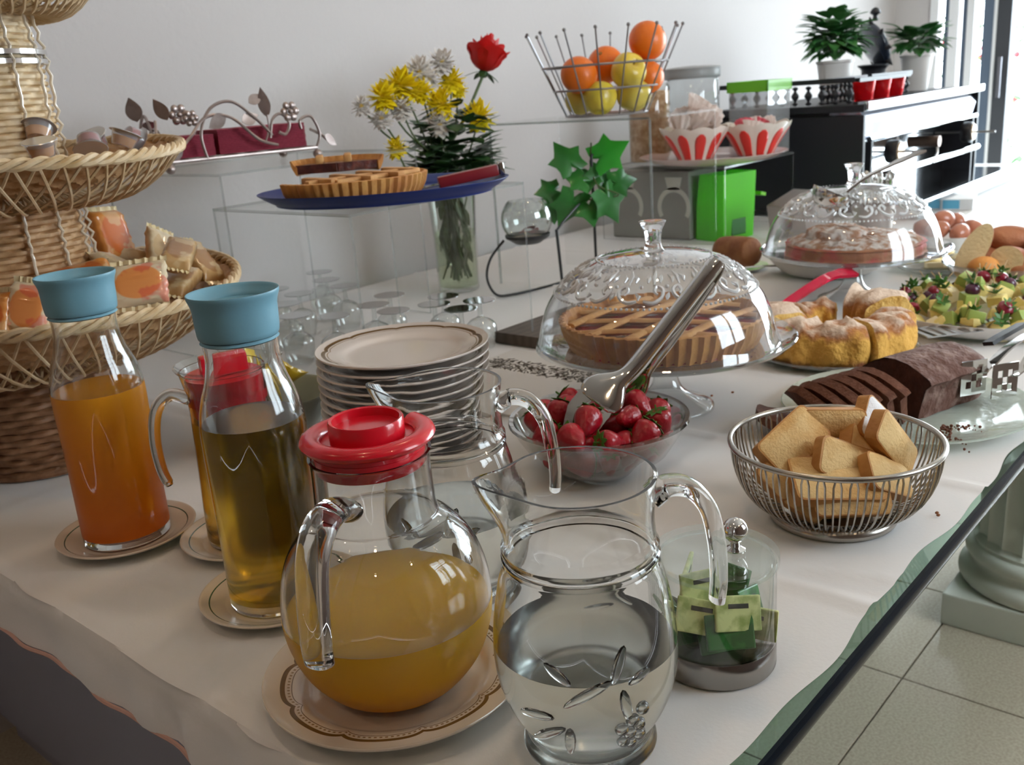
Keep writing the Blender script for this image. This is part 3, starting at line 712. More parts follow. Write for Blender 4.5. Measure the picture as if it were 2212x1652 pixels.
# upside-down goblets
GOB = sprof([(.0235, 0), (.027, .010), (.0305, .03), (.0295, .045), (.020, .055), (.0065, .0615), (.0048, .07), (.0046, .082), (.0065, .0875), (.018, .091), (.0305, .0925), (.031, .094), (.0295, .0945), (.004, .0945), (0, .0945)], 3)
gp = [(1.335, 1.262, 'nearest the wooden board'), (1.275, 1.325, 'behind the top plate, right'), (1.265, 1.245, 'just behind the top plate'), (1.20, 1.36, 'left of the vase'), (1.335, 1.36, 'in front of the vase'), (1.22, 1.44, 'standing alone, second row'), (1.12, 1.44, 'third row'), (1.09, 1.52, 'fourth row'), (1.30, 1.48, 'in the middle of the group'),
      (1.15, 1.63, 'under the tall riser, front'), (1.23, 1.69, 'under the tall riser, second'), (1.13, 1.72, 'under the tall riser, left'), (1.33, 1.66, 'under the tall riser, right'), (1.24, 1.79, 'under the tall riser, back'), (1.36, 1.76, 'under the tall riser, back right'), (1.14, 1.82, 'at the far back left'), (1.42, 1.86, 'farthest at the back'), (1.05, 1.63, 'leftmost in front')]
for i, (x, y, e) in enumerate(gp):
    if i == 0:
        gb = thing('goblet', 'upside-down stemmed glass '+e, 'glass', (x, y, T), group='upside-down glasses under the risers')
        obj('bowl', B().lathe(GOB[:15], 36), thin('goblet_glass', (.95, .97, .965), 2.6), gb); obj('stem', B().lathe(GOB[14:27], 20), thin('goblet_glass'), gb); obj('foot', B().lathe(GOB[26:], 36), thin('goblet_glass'), gb)
    else: copy_tree(gb, (x, y, T), label='upside-down stemmed glass '+e)

# ================================================================ tart on blue plate
FILL = mat('dark_jam_filling', (.055, .012, .012), .25, coat=.5, n=(60, (.14, .03, .02), .4, .7), bump=(120, .0015))
CRUST = mat('tart_crust', (.66, .33, .09), .6, n=(26, (.46, .17, .04), .35, .7), bump=(160, .0012)); CRL = mat('tart_lattice', (.66, .36, .13), .6, n=(30, (.50, .22, .06), .4, .7), bump=(150, .001))
BP = mat('blue_plate_glaze', (.012, .03, .17), .38, spec=.3)
t = thing('blue_plate', 'dark blue oval plate on the acrylic riser', 'plate', (1.155, 1.298, 1.0625), radians(-48))
obj('plate_body', B().lathe(sprof([(0, .006), (.14, .006), (.165, .012), (.192, .0230), (.195, .0215), (.172, .006), (.150, 0), (0, 0)], 4), 96, sc=(1.12, .86)), BP, t, weld=True)
def crust_ring(b, r, h, a0, a1, c=(0, 0, 0), fl=52, cap=True, n=None):
    n = n or max(12, int(fl*3*(a1-a0)/(2*pi))); prof = [(r*.86, 0), (r*.9, .002), (r*.97, h*.55), (r, h), (r*.965, h*1.03), (r*.92, h*.72), (r*.86, h*.6)]
    rings = []
    for i in range(n+1):
        a = a0+(a1-a0)*i/n; w_ = 1+.018*sin(a*fl)
        rings.append([Vector((q*w_*cos(a), q*w_*sin(a), z))+Vector(c) for q, z in prof])
    return b.quad_rings(rings, True, True, True)
tt = thing('fruit_tart', 'half of a lattice tart with fluted crust on the blue plate', 'tart', (1.110, 1.330, 1.0695), radians(-6))
b = B(); crust_ring(b, .132, .036, pi-.15, 2*pi+.10)
obj('fluted_crust', b, CRUST, tt)
b = B(); n = 40
b.quad_rings([[(0, .0, .003)]+[(0, 0, .003)]*0+[(.119*cos(a)*k, .119*sin(a)*k, z) for k, z in ((.02, .003), (1, .003), (1, .031), (.5, .036), (.02, .037))] for a in [pi-.13+(pi+.22)*i/n for i in range(n+1)]], True, True, True)
obj('jam_filling', b, FILL, tt)
for k in range(4):
    x = -.085+.055*k; y1 = -math.sqrt(max(.0001, .117**2-x*x))
    obj('lattice_strip', B().box(x-.008, x+.008, y1, .012, .030, .043, .004), CRL, tt)
for k in range(2):
    y = -.035-.045*k; x1 = math.sqrt(.117**2-y*y)
    obj('lattice_strip', B().box(-x1, x1, y-.008, y+.008, .032, .041, .004), CRL, tt)
t = thing('tart_slice', 'cut piece of lattice tart resting on top of the larger piece', 'tart', (1.117, 1.372, 1.109), radians(-40))
b = B(); crust_ring(b, .085, .026, .2, pi-.2, fl=36); obj('fluted_crust', b, CRUST, t)
b = B(); b.quad_rings([[(.075*cos(a)*k, .075*sin(a)*k, z) for k, z in ((.02, .003), (1, .003), (1, .018), (.02, .019))] for a in [.25+(pi-.5)*i/24 for i in range(25)]], True, True, True); obj('jam_filling', b, FILL, t)
for k in (-.03, .02): obj('lattice_strip', B().box(k-.007, k+.007, .01, .068, .018, .032, .004), CRL, t)
t = thing('cake_server', 'cake server with burgundy handle and silver end lying on the blue plate', 'server', (1.26, 1.205, 1.085), radians(-37))
t.rotation_euler = (0, radians(-7), radians(-37))
obj('handle', B().box(-.045, .065, -.010, .010, -.008, .012, .004), mat('burgundy_handle', (.22, .015, .02), .3, coat=.4), t)
obj('end_cap', B().box(.0655, .075, -.011, .011, -.0095, .0145, .003), CHROME, t)
obj('blade', B().box(-.13, -.045, -.014, .014, -.002, .0, .0005), CHROME, t, False)

# ================================================================ silver leaf rack with napkin blocks
RK = mat('silvered_iron', (.42, .35, .33), .32, .85, n=(40, (.3, .24, .22), .4, .7)); RB = mat('burgundy_napkin', (.24, .012, .035), .7, n=(300, (.30, .02, .05), .4, .6))
t = thing('leaf_rack', 'silver scrollwork rack with metal leaves and flowers on the tall riser', 'rack', (1.17, 1.775, 1.12), radians(-12))
L2, W2 = .155, .085
fr = B(); fr.tube([(-L2, -W2, .022), (L2, -W2, .022), (L2, W2, .022), (-L2, W2, .022)], .0035, 8, True)
for x in (-.1, -.05, 0, .05, .1): fr.tube([(x, -W2, .022), (x, W2, .022)], .002, 6)
obj('base_frame', fr, RK, t)
for x in (-L2, L2):
    for y in (-W2, W2): obj('foot', B().ball((x, y, .0095), .0095, 14).tube([(x, y, .015), (x, y, .024)], .0025, 6), RK, t)
def scroll(pts, r=.003): obj('scroll', B().tube(spline(pts, 7), r, 8), RK, t)
scroll([(-L2, -W2, .022), (-.11, -W2-.006, .065), (-.07, -W2, .10), (-.02, -W2, .095), (.03, -W2, .05), (.07, -W2, .035)])
scroll([(-.08, -W2, .022), (-.085, -W2, .07), (-.06, -W2, .115), (-.015, -W2, .125), (.03, -W2, .09), (.06, -W2, .055)])
scroll([(.055, -W2, .05), (.065, -W2, .085), (.085, -W2, .095), (.10, -W2, .075), (.09, -W2, .055), (.075, -W2, .06)])
scroll([(L2, -W2, .022), (L2+.01, -W2, .05), (L2-.005, -W2, .085), (L2-.03, -W2, .08), (L2-.03, -W2, .062)])
scroll([(L2-.01, -W2, .06), (L2+.02, -W2+.01, .045), (L2+.035, -W2+.01, .03)])
scroll([(-L2, -W2, .022), (-L2-.004, -.03, .075), (-L2, .02, .11), (-L2, .06, .08), (-L2, W2, .022)])
scroll([(-L2, -W2, .03), (-L2-.012, -W2+.01, .06), (-L2-.004, -W2+.03, .10)])
scroll([(-L2, .075, .022), (-L2-.004, .03, .055), (-L2, -.03, .085), (-L2+.002, -.055, .06), (-L2, -.05, .03)])
def mleaf(p, d, L_=.045, W_=.013, roll=0): obj('metal_leaf', leaf(B(), L_, W_, orient(p, d, roll), curl=.12, th=.0012), RK, t)
mleaf((.055, -W2, .09), (-.12, 0, 1), .06, .012, 1.2); scroll([(.045, -W2, .045), (.055, -W2, .07), (.055, -W2, .095)], .0018)
mleaf((-L2-.004, .055, .10), (-.1, .1, 1), .048, .018, .8); mleaf((-L2+.01, -W2, .10), (-.4, .1, .9), .045, .013, 1.2)
mleaf((-.03, -W2, .10), (-.8, 0, -.4), .045, .015, 1.3); mleaf((0, -W2, .085), (.9, 0, .3), .04, .013, 1.3); mleaf((L2+.02, -W2, .045), (.9, .2, -.6), .04, .011, 1.3)
mleaf((-L2+.02, -W2, .06), (-.2, 0, -1), .045, .015, 1.3); mleaf((.02, -W2, .12), (.7, 0, .35), .034, .011, 1.2); mleaf((-L2, -.01, .10), (.2, .9, -.3), .045, .014)
def rosette(p, r=.012):
    b = B()
    for k in range(6):
        a = k*pi/3; b.ball(Vector(p)+Vector((r*cos(a), 0, r*sin(a))), (r*.62, .004, r*.62), 10)
    b.ball(Vector(p)+Vector((0, -.003, 0)), .0055, 10); obj('metal_flower', b, RK, t)
rosette((.105, -W2, .098), .013); rosette((-.105, -W2+.05, .108), .013); rosette((-.10, -W2, .10), .010)
Mr = Matrix.Translation(Vector((1.17, 1.775, 1.12))) @ rotm(0, 0, radians(-12))
def napkins(label, x0, x1, y0, y1, h, tilt):
    c = Mr @ Vector(((x0+x1)/2, (y0+y1)/2, .0265))
    n = thing('napkin_block', label, 'napkins', c, group='burgundy napkin blocks'); n.rotation_euler = (0, tilt, radians(-12))
    k = int(h/.0034); 
    for i in range(k): obj('folded_napkin', B().box(-(x1-x0)/2+random.uniform(0, .0012), (x1-x0)/2-random.uniform(0, .0012), -(y1-y0)/2, (y1-y0)/2, i*.0034, i*.0034+.0031, .0012), RB, n)
napkins('larger stack of burgundy paper napkins in the silver rack, right', -.045, .145, -.062, .062, .05, 0)
napkins('smaller stack of burgundy paper napkins in the silver rack, left', -.145, -.052, -.062, .062, .042, 0)

# ================================================================ vase with flowers
t = thing('flower_vase', 'tall clear glass vase with stems in water beside the wall', 'vase', (1.733, 1.703, T))
obj('glass_wall', B().lathe(hollow([(.045, 0), (.052, .004), (.054, .14), (.062, .27)], .0025, .012), 48), thin('vase_glass', (.93, .95, .93), 1.8), t)
obj('water', B().lathe([(0, .013), (.049, .013), (.0512, .15), (0, .15)], 48), thin('vase_water', (.86, .90, .78), .6), t, weld=True)
STM = mat('green_stem', (.05, .09, .022), .5, n=(50, (.10, .15, .05), .35, .7)); FLF = mat('flower_leaf', (.02, .065, .018), .42, n=(30, (.04, .11, .03), .35, .7), trl=.15)
YEL = mat('yellow_petal', (.98, .82, .015), .5, trl=.3); WHP = mat('white_petal', (.88, .84, .80), .5, trl=.3); YC = mat('yellow_centre', (.72, .50, .02), .7)
fl_spec = [('y', 1.684, 1.66, 1.205, .036, 'at the front centre'), ('y', 1.808, 1.66, 1.168, .038, 'lowest on the right'), ('y', 1.581, 1.68, 1.252, .040, 'at the upper left'), ('y', 1.522, 1.68, 1.232, .032, 'farthest left'), ('y', 1.762, 1.70, 1.258, .030, 'below the white ones at the top'), ('w', 1.662, 1.70, 1.280, .034, 'at the top left'),
           ('w', 1.75, 1.71, 1.300, .030, 'at the very top'), ('w', 1.564, 1.67, 1.206, .030, 'left between yellow ones'), ('w', 1.663, 1.65, 1.160, .030, 'low at the front'), ('w', 1.512, 1.68, 1.186, .026, 'lowest on the left'), ('y', 1.545, 1.68, 1.118, .024, 'drooping low on the left'), ('y', 1.640, 1.68, 1.238, .028, 'between the upper ones'), ('y', 1.796, 1.71, 1.236, .022, 'small, on the right'), ('w', 1.70, 1.71, 1.262, .026, 'in the middle'), ('w', 1.475, 1.70, 1.215, .022, 'at the far left edge')]
for i, (k, x, y, z, r, e) in enumerate(fl_spec):
    f = thing('chrysanthemum', ('yellow' if k == 'y' else 'white')+' chrysanthemum '+e+' of the bouquet', 'flower', (x, y, z), group='chrysanthemums in the vase')
    dv = Vector((-.746+(x-1.7)*1.5, -.666, .35)).normalized(); m = orient((0, 0, 0), dv)
    b = B(); r *= 1.28
    for lay, (cnt, rr_, li) in enumerate(((18, 1, .12), (15, .82, .4), (10, .55, .9))):
        for j in range(cnt):
            a = 2*pi*(j+.5*lay)/cnt+random.uniform(-.08, .08); L_ = r*rr_*random.uniform(.9, 1.08)
            d2 = m.to_3x3() @ Vector((li, cos(a), sin(a)))
            leaf(b, L_, L_*.30+.0012, orient(m @ Vector((.002*lay, 0, 0)), d2, random.uniform(-.3, .3)), curl=-.1, th=.0006, seg=4)
    tag(obj('petals', b, YEL if k == 'y' else WHP, f), kind='stuff')
    obj('flower_centre', B().ball(m @ Vector((.006, 0, 0)), (.0065, .0065, .0065), 10), YC, f)
    sx, sy = (random.uniform(-.03, .03), random.uniform(-.03, .03))
    obj('stem', B().tube(spline([(-.004*dv.x, -.004*dv.y, -.004), (.4*(1.733-x)*.8, .4*(1.703-y), -.06-.02), (1.733+sx-x, 1.703+sy-y, 1.02-z), (1.733-sx-x, 1.703-sy-y, T+.03-z)], 5), .0022, 6), STM, f)
f = thing('rose', 'single red rose standing highest on the right of the bouquet', 'flower', (1.862, 1.68, 1.272))
f.rotation_euler = (radians(8), radians(14), 0); f.scale = (1.3, 1.3, 1.35)
b = B()
for lay, (n, r_, h_, fl2) in enumerate(((3, .010, .070, -.003), (4, .019, .064, .000), (5, .028, .054, .006), (5, .033, .045, .013))):
    for j in range(n):
        a0 = 2*pi*j/n+lay*.6; wd = 2*pi/n*.72; rings = []
        for i in range(7):
            v = i/6; rings.append([])
            for q in range(7):
                u = q/6*2-1; a = a0+u*wd; top = h_*(1-.25*u*u*v); rad = r_*(sin(pi*.5*min(1, v*1.5))**.7)*(1-.12*v)+fl2*max(0, v-.65)*3*(1-.3*abs(u))
                rings[-1].append(((rad+.001)*cos(a), (rad+.001)*sin(a), v*top))
        b.quad_rings(rings, False)
obj('petals', b, mat('red_petal', (.62, .012, .012), .42, trl=.25), f)
b = B()
for k in range(5): a = k*2*pi/5; leaf(b, .032, .006, orient((.006*cos(a), .006*sin(a), .001), (cos(a), sin(a), -.35)), seg=5)
b.ball((0, 0, -.002), (.010, .010, .008), 10); obj('sepals', b, FLF, f)
obj('stem', B().tube(spline([(0, 0, -.005), (-.035, 0, -.10), (-.10, .01, -.24)], 5), .003, 7), STM, f)
ft = thing('bouquet_greenery', 'dark green leaves filling the mouth of the vase', 'leaves', (1.733, 1.703, 1.035))
b = B()
for i in range(340):
    a = random.random()*2*pi; rr_ = random.random()**.5*.13; z = random.uniform(-.03, .19)*(1-rr_*2.5)
    if i > 200: z = random.uniform(-.02, .05); rr_ = random.uniform(.04, .15)
    leaf(b, random.uniform(.04, .075), random.uniform(.012, .022), orient((rr_*.6*cos(a)+.01, rr_*.6*sin(a)-.01, z), (cos(a), sin(a), random.uniform(-.2, .7))), lobes=.25, seg=7)
tag(obj('leaf_mass', b, FLF, ft), kind='stuff')
b = B()
for i in range(34):
    a = random.random()*2*pi; r1, r2 = random.random()*.035, random.random()*.04
    b.tube([(r1*cos(a), r1*sin(a), 0), (r2*cos(a+2), r2*sin(a+2), -.15), (r1*.8*cos(a+2.6), r1*.8*sin(a+2.6), -.2-random.random()*.05)], .0024, 5)
for i in range(26):
    a = random.random()*2*pi; leaf(b, .05, .009, orient((.025*cos(a), .025*sin(a), random.uniform(-.18, -.02)), (cos(a)*.3, sin(a)*.3, -1), a), seg=4)
tag(obj('stem_bundle', b, STM, ft), kind='stuff')

# ================================================================ candle holder and ivy
t = thing('candle_holder', 'black curved wire candle holder beside the vase', 'candle holder', (1.77, 1.47, T))
k_ = radians(0); b = B()
b.tube(spline([(-.065, .045, .138), (-.10, .06, .10), (-.112, .065, .055), (-.09, .06, .012), (-.04, .05, .003), (.06, .03, .003), (.20, .02, .003), (.29, .0, .003)], 6), .0032, 8)
b.tube([(.03, -.05, .003), (.03, -.04, .152)], .0036, 8)
b.tube(spline([(.03, -.04, .150), (.09, -.03, .175), (.20, 0, .20), (.29, .0, .215)], 5), .003, 8)
b.tube([(.21, -.02, .0), (.21, -.02, .31)], .0036, 8)
b.tube(spline([(.21, -.02, .31), (.245, -.03, .29), (.26, -.035, .24), (.235, -.03, .20), (.20, -.02, .185)], 6), .003, 8)
obj('wire_frame', b, BLACKM, t)
obj('candle_cup', B().lathe([(0, .128), (.03, .129), (.052, .143), (.0535, .150), (.050, .150), (.029, .133), (0, .133)], 40, c=(-.03, 0, 0)), BLACKM, t, weld=True)
t = thing('glass_globe', 'open glass globe with red petals resting in the black wire holder', 'globe', (1.74, 1.47, T+.186))
gl = [(.0605*sin(a), -.0605*cos(a)) for a in [pi*k/24 for k in range(1, 19)]]
obj('globe', B().lathe(gl+[(r-.0015, z) for r, z in reversed(gl)], 48), thin('globe_glass', (.95, .97, .96), 2.0), t)
b = B(); 
for i in range(9): leaf(b, .022, .010, orient((random.uniform(-.02, .012), random.uniform(-.02, .02), -.037+random.random()*.016), (random.uniform(-1, 1), random.uniform(-1, 1), .4)), curl=.6, seg=5)
tag(obj('dried_petals', b, mat('dark_red_petal', (.16, .01, .012), .6), t), kind='stuff')
obj('sand', B().lathe([(0, -.057), (.02, -.056), (.040, -.044), (0, -.040)], 30), mat('cream_sand', (.6, .52, .44), .9), t)
t = thing('ivy_sprig', 'green ivy sprig draped over the black wire holder', 'ivy', (1.975, 1.425, 1.008))
IVY = mat('ivy_leaf', (.015, .12, .018), .32, n=(12, (.03, .21, .03), .35, .7), coat=.25, trl=.12); IVL = mat('light_ivy_leaf', (.04, .42, .04), .32, coat=.25, trl=.25)
b = B(); b.tube(spline([(.0, .02, .08), (.01, .03, .03), (-.01, 0, -.02), (.02, -.04, -.05), (-.03, .08, -.06)], 6), .002, 6); obj('vine', b, STM, t)
def ivy(px, s, ang, m, tilt=.3):
    out = []
    half = [(1.12, 0), (.66, .30), (.52, .42), (.42, .82), (.10, .60), (-.12, .58), (-.44, .66), (-.46, .30), (-.36, .12)]
    out = [(s*x, s*y) for x, y in half]+[(-.16*s, 0)]+[(s*x, -s*y) for x, y in reversed(half[1:])]
    mm = Matrix.Translation(Vector(px)) @ Matrix(((R_.x, U_.x, B_.x, 0), (R_.y, U_.y, B_.y, 0), (R_.z, U_.z, B_.z, 0), (0, 0, 0, 1))) @ rotm(tilt, random.uniform(-.5, .5), ang)
    obj('ivy_leaf', B().poly(out, .0008, mm @ Matrix.Scale(1.32, 4), dome=.006), m, t, smooth=60)
for q in [((-.04, .06, .035), .046, 2.2, IVY, .3), ((.02, .0, .045), .050, .5, IVL, -.3), ((-.06, .1, -.03), .036, 3.4, IVY, .3), ((-.05, .05, -.055), .052, 4.2, IVY, -.6), ((.0, -.02, -.05), .052, 5.2, IVY, -.5), ((-.03, .03, -.01), .038, 2.8, IVY, .5), ((.01, .01, -.005), .040, 1.0, IVY, .2), ((-.07, .09, -.07), .036, 3.6, IVY, -.4), ((.0, .03, .0), .034, 4.6, IVY, .4), ((-.02, .02, -.075), .04, 4.9, IVY, -.2), ((.03, -.03, -.02), .036, .2, IVY, .2)]:
    ivy(*q)

# ================================================================ wire fruit basket
FW = mat('grey_wire', (.30, .29, .30), .32, .9)
bc = Vector((2.0, 1.412, 1.15))
t = thing('fruit_basket', 'open grey wire fruit basket of spokes and rings on the tall riser', 'basket', bc)
def rg(r, z, w_): return B().tube([(r*cos(a), r*sin(a), z) for a in [2*pi*k/56 for k in range(56)]], w_, 6, True)
obj('bottom_ring', rg(.098, .004, .003), FW, t); obj('middle_ring', rg(.126, .064, .0026), FW, t); obj('upper_ring', rg(.150, .118, .003), FW, t)
b = B()
for k in range(5): a = pi*k/5; b.tube([(.098*cos(a), .098*sin(a), .004), (-.098*cos(a), -.098*sin(a), .004)], .002, 5)
obj('floor_wires', b, FW, t)
for k in range(16):
    a = 2*pi*k/16+.13
    w_ = B().tube([(.098*cos(a), .098*sin(a), .003), (.186*cos(a), .186*sin(a), .195)], .0021, 6); w_.ball((.186*cos(a), .186*sin(a), .196), .0045, 8)
    obj('spoke', w_, FW, t)
ORG = mat('orange_peel', (.80, .17, .010), .42, coat=.15, bump=(260, .0006, 2)); APL = mat('yellow_apple', (.74, .52, .05), .3, coat=.3, n=(6, (.62, .50, .10), .4, .65)); APG = mat('green_yellow_apple', (.58, .52, .05), .3, coat=.3, n=(7, (.72, .55, .06), .4, .65)); STEMB = mat('brown_stem', (.1, .05, .02), .7)
def fruit(name, label, c, r, m, rot, grp):
    o = thing(name, label, name, bc+Vector(c), group=grp); o.rotation_euler = rot
    if name == 'apple':
        pr = [(0, -.78), (.2, -.86), (.48, -.82), (.8, -.52), (.98, -.05), (.97, .32), (.78, .68), (.5, .84), (.25, .82), (.1, .70), (0, .64)]
        obj('apple_flesh', B().lathe(sprof([(a*r, z*r) for a, z in pr], 4), 32, fn=lambda t_, i, R, Z: (R*(1+.02*cos(5*t_)), Z)), m, o, weld=True)
        obj('stalk', B().tube([(0, 0, .62*r), (.004, 0, .98*r)], .0014, 5), STEMB, o)
    else:
        obj('peel', B().ball((0, 0, 0), (r, r, r*.96), 32), m, o, weld=True)
        obj('stalk_mark', B().lathe([(0, r*.955), (.004, r*.958), (.0045, r*.95)], 10), mat('stalk_green', (.12, .12, .03), .7), o)
def sc_(x, u, d=0): return (x*.666-.746*d, -x*.746-.666*d, u)    # right, up, towards the viewer
G1, G2 = 'oranges in the wire basket', 'apples in the wire basket'
fruit('orange', 'orange resting at the left of the wire basket', sc_(-.068, .098, .055), .044, ORG, (.6, .4, 0), G1)
fruit('orange', 'orange in the middle of the wire basket behind the yellow apple', sc_(.003, .118, -.01), .044, ORG, (.2, -.9, 0), G1)
fruit('orange', 'topmost orange, at the right of the wire basket', sc_(.104, .165, 0), .046, ORG, (1.0, .5, 0), G1)
fruit('orange', 'orange under the topmost one at the right', sc_(.098, .082, .02), .040, ORG, (0, 0, 0), G1)
fruit('orange', 'orange low at the back of the wire basket', sc_(-.01, .045, -.06), .042, ORG, (0, 0, 0), G1)
fruit('apple', 'yellow apple on top in the middle, stalk hollow showing', sc_(.047, .098, .058), .042, APL, (.9, -.5, 0), G2)
fruit('apple', 'yellow apple at the bottom right of the wire basket', sc_(.060, .045, .038), .042, APL, (.2, .3, 0), G2)
fruit('apple', 'green yellow apple at the bottom front of the wire basket', sc_(-.022, .042, .062), .040, APG, (-.2, .4, 0), G2)
fruit('apple', 'yellow apple at the bottom left of the wire basket', sc_(-.066, .040, .012), .036, APL, (.4, .2, 0), G2)

# ================================================================ cake stands with glass domes
def stand_mat(): return thin('stand_glass', (.955, .965, .96), 1.9)
def cake_stand(label, x, y, flip=0):
    t = thing('cake_stand', label, 'cake stand', (x, y, T), 0, 'footed glass cake stands')
    obj('foot', B().lathe(sprof([(.072, 0), (.070, .006), (.050, .014), (.026, .030), (.017, .055), (.017, .078), (.030, .090), (.050, .094)], 4), 56), stand_mat(), t)
    obj('disc', B().lathe([(0, .094), (.16, .096), (.184, .104), (.192, .112), (.190, .113), (.182, .107), (.158, .101), (0, .100)], 96), stand_mat(), t, weld=True)
    return t
PRS = mat('pressed_glass', (.93, .95, .96), .08, 0, .45, 1.4, coat=1)
def dome(label, x, y, z, knob=True):
    t = thing('glass_dome', label, 'dome', (x, y, z), 0, 'pressed glass domes')
    pr = sprof([(.181, 0), (.1795, .003), (.176, .014), (.170, .038), (.160, .064), (.146, .086), (.142, .089), (.118, .110), (.085, .1275), (.080, .1285), (.050, .134), (.014, .137), (.0, .1375)], 5)
    obj('shell', B().lathe(pr, 96), thin('dome_glass', (.945, .955, .96), 2.1, .05, (.85, .87, .9)), t)
    def R(z_):
        for (r1, z1), (r2, z2) in zip(pr, pr[1:]):
            if z1 <= z_ <= z2 and z2 > z1: return r1+(r2-r1)*(z_-z1)/(z2-z1)
        return .08
    def bead_row(z_, n, s):
        b = B()
        for k in range(n):
            a = 2*pi*k/n; b.ball((R(z_)*cos(a), R(z_)*sin(a), z_), s, 6)
        tag(obj('bead_row', b, PRS, t), kind='stuff')
    bead_row(.083, 120, .0021); bead_row(.128, 64, .0019)
    b = B(); n = 22
    for k in range(n):      # embossed scrolls and leaves
        a = 2*pi*k/n; s_ = 1 if k % 2 else -1
        def pt(da, z_): r = R(z_)+.001; return (r*cos(a+da), r*sin(a+da), z_)
        b.tube(spline([pt(-.11*s_, .092), pt(-.02*s_, .090), pt(.07*s_, .096), pt(.09*s_, .104), pt(.03*s_, .108), pt(0, .103), pt(.03*s_, .099)], 3), [.0020, .0026, .0030]+[.0028]*13+[.0020]*3, 5)
        for da, z1, z2 in ((0, .110, .124), (.07, .112, .120), (-.07, .112, .120), (.12, .093, .101)):
            b.tube([pt(da, z1), pt(da+.01, (z1+z2)/2), pt(da+.03*s_, z2)], [.001, .0034, .001], 6)
        b.ball(pt(.14, .108), .0030, 6)
    tag(obj('embossed_scrolls', b, PRS, t), kind='stuff')
    if knob: obj('knob', B().lathe(sprof([(.0165, .137), (.0135, .141), (.0115, .150), (.0135, .166), (.0185, .177), (.0185, .180), (.0, .1785)], 4), 32), mat('knob_glass', (.93, .95, .97), .0, 0, .85, 1.45), t, weld=True)
    return t
C1, C2 = (1.198, .757), (1.985, .785)
cake_stand('footed glass cake stand carrying the jam lattice tart, in the middle', *C1)
cake_stand('footed glass cake stand farther away, carrying the powdered cake', *C2)
dome('embossed glass dome with knob over the jam lattice tart', C1[0]-.006, C1[1]+.012, T+.104)
dome('embossed glass dome over the powdered cake, farther away', C2[0]-.004, C2[1]+.004, T+.104, True)
# jam lattice tart under dome
JAMF = mat('berry_jam', (.22, .02, .03), .2, coat=.6, n=(24, (.50, .05, .08), .45, .7), bump=(90, .002))
tt = thing('lattice_tart', 'round golden lattice tart with red jam under the near dome', 'tart', (C1[0], C1[1]+.004, T+.101), radians(20))
b = B(); crust_ring(b, .153, .044, 0, 2*pi-.0001, fl=56); obj('fluted_crust', b, CRUST, tt)
obj('jam_filling', B().lathe([(0, .004), (.138, .004), (.138, .031), (.07, .034), (0, .035)], 64), JAMF, tt, weld=True)
for k in range(4):
    x = -.093+.062*k; y1 = math.sqrt(.138**2-x*x)
    for ang in (0, radians(68)):
        obj('lattice_strip', B().tube([(x, -y1+2*y1*i/10, .036+.0045*sin(pi*i/10)+(.002 if ang else 0)) for i in range(11)], .0085, 8, flat=.5), CRL, tt, rot=(0, 0, ang))
# powdered cake
PWD = mat('powdered_crumble', (.42, .20, .10), .85, n=(55, (.74, .66, .60), .42, .6), bump=(90, .004)); 
tt = thing('crumble_cake', 'crumbly powdered cake with jam edge under the far dome', 'cake', (C2[0], C2[1], T+.101), 0)
obj('cake_base', B().lathe(sprof([(0, 0), (.128, 0), (.138, .006), (.136, .020), (.128, .026), (0, .026)], 4), 80, fn=lambda t_, i, R, Z: (R*(1+.012*sin(t_*23)+.01*sin(t_*9)), Z)), mat('jam_cake', (.36, .12, .03), .6, n=(22, (.48, .05, .03), .45, .6), bump=(80, .003)), tt, weld=True)
obj('crumble_top', B().lathe([(0, .040), (.05, .040), (.10, .036), (.125, .030), (.132, .024), (.118, .022), (0, .024)], 90, fn=lambda t_, i, R, Z: (R*(1+.02*sin(t_*31+i)), Z+random.uniform(-.003, .003))), PWD, tt, weld=True)
obj('raised_piece', B().lathe([(0, .056), (.045, .056), (.058, .050), (.062, .036), (0, .036)], 60, c=(-.02, .03, 0), fn=lambda t_, i, R, Z: (R*(1+.04*sin(t_*13+i)), Z+random.uniform(-.002, .002))), PWD, tt, weld=True)
# serving tongs hanging over the far dome
def strip(b, path, widths, th=.0016, up=(0, 0, 1)):
    P_ = [Vector(p) for p in path]; rings = []
    for i, p in enumerate(P_):
        d = (P_[min(i+1, len(P_)-1)]-P_[max(i-1, 0)]).normalized(); s_ = d.cross(Vector(up)).normalized(); n_ = s_.cross(d)
        w_ = widths[i] if isinstance(widths, list) else widths
        rings.append([p-s_*w_-n_*th, p+s_*w_-n_*th, p+s_*w_+n_*th, p-s_*w_+n_*th])
    return b.quad_rings(rings, True, True, True)
t = thing('serving_ladle', 'silver serving ladle resting against the top of the far dome', 'ladle', (C2[0], C2[1], T))
c0 = Vector((-.115, .005, .235))
obj('ladle_bowl', B().lathe(sprof([(.0, -.030), (.018, -.027), (.030, -.012), (.034, .004), (.0325, .004), (.028, -.010), (.016, -.0245), (0, -.0275)], 3), 36, m=rotm(.35, .3, 0), c=c0, sc=(1, 1.15)), CHROME, t, weld=True)
b = B(); strip(b, spline([c0+Vector((.005, -.03, .005)), c0+Vector((.03, -.06, .032)), c0+Vector((.08, -.09, .05)), c0+Vector((.16, -.12, .068))], 5), [.004]*5+[.006]*6+[.009]*5, .002)
obj('handle', b, CHROME, t)
# white serving bowl behind the far stand
t = thing('serving_bowl', 'wide white serving bowl behind the foot of the far cake stand', 'bowl', (2.235, .945, T))
obj('bowl_body', B().lathe(sprof([(0, .006), (.08, .006), (.125, .035), (.143, .060), (.147, .060), (.130, .028), (.086, 0), (0, 0)], 4), 64), mat('matt_white_china', (.66, .63, .58), .35), t, weld=True)

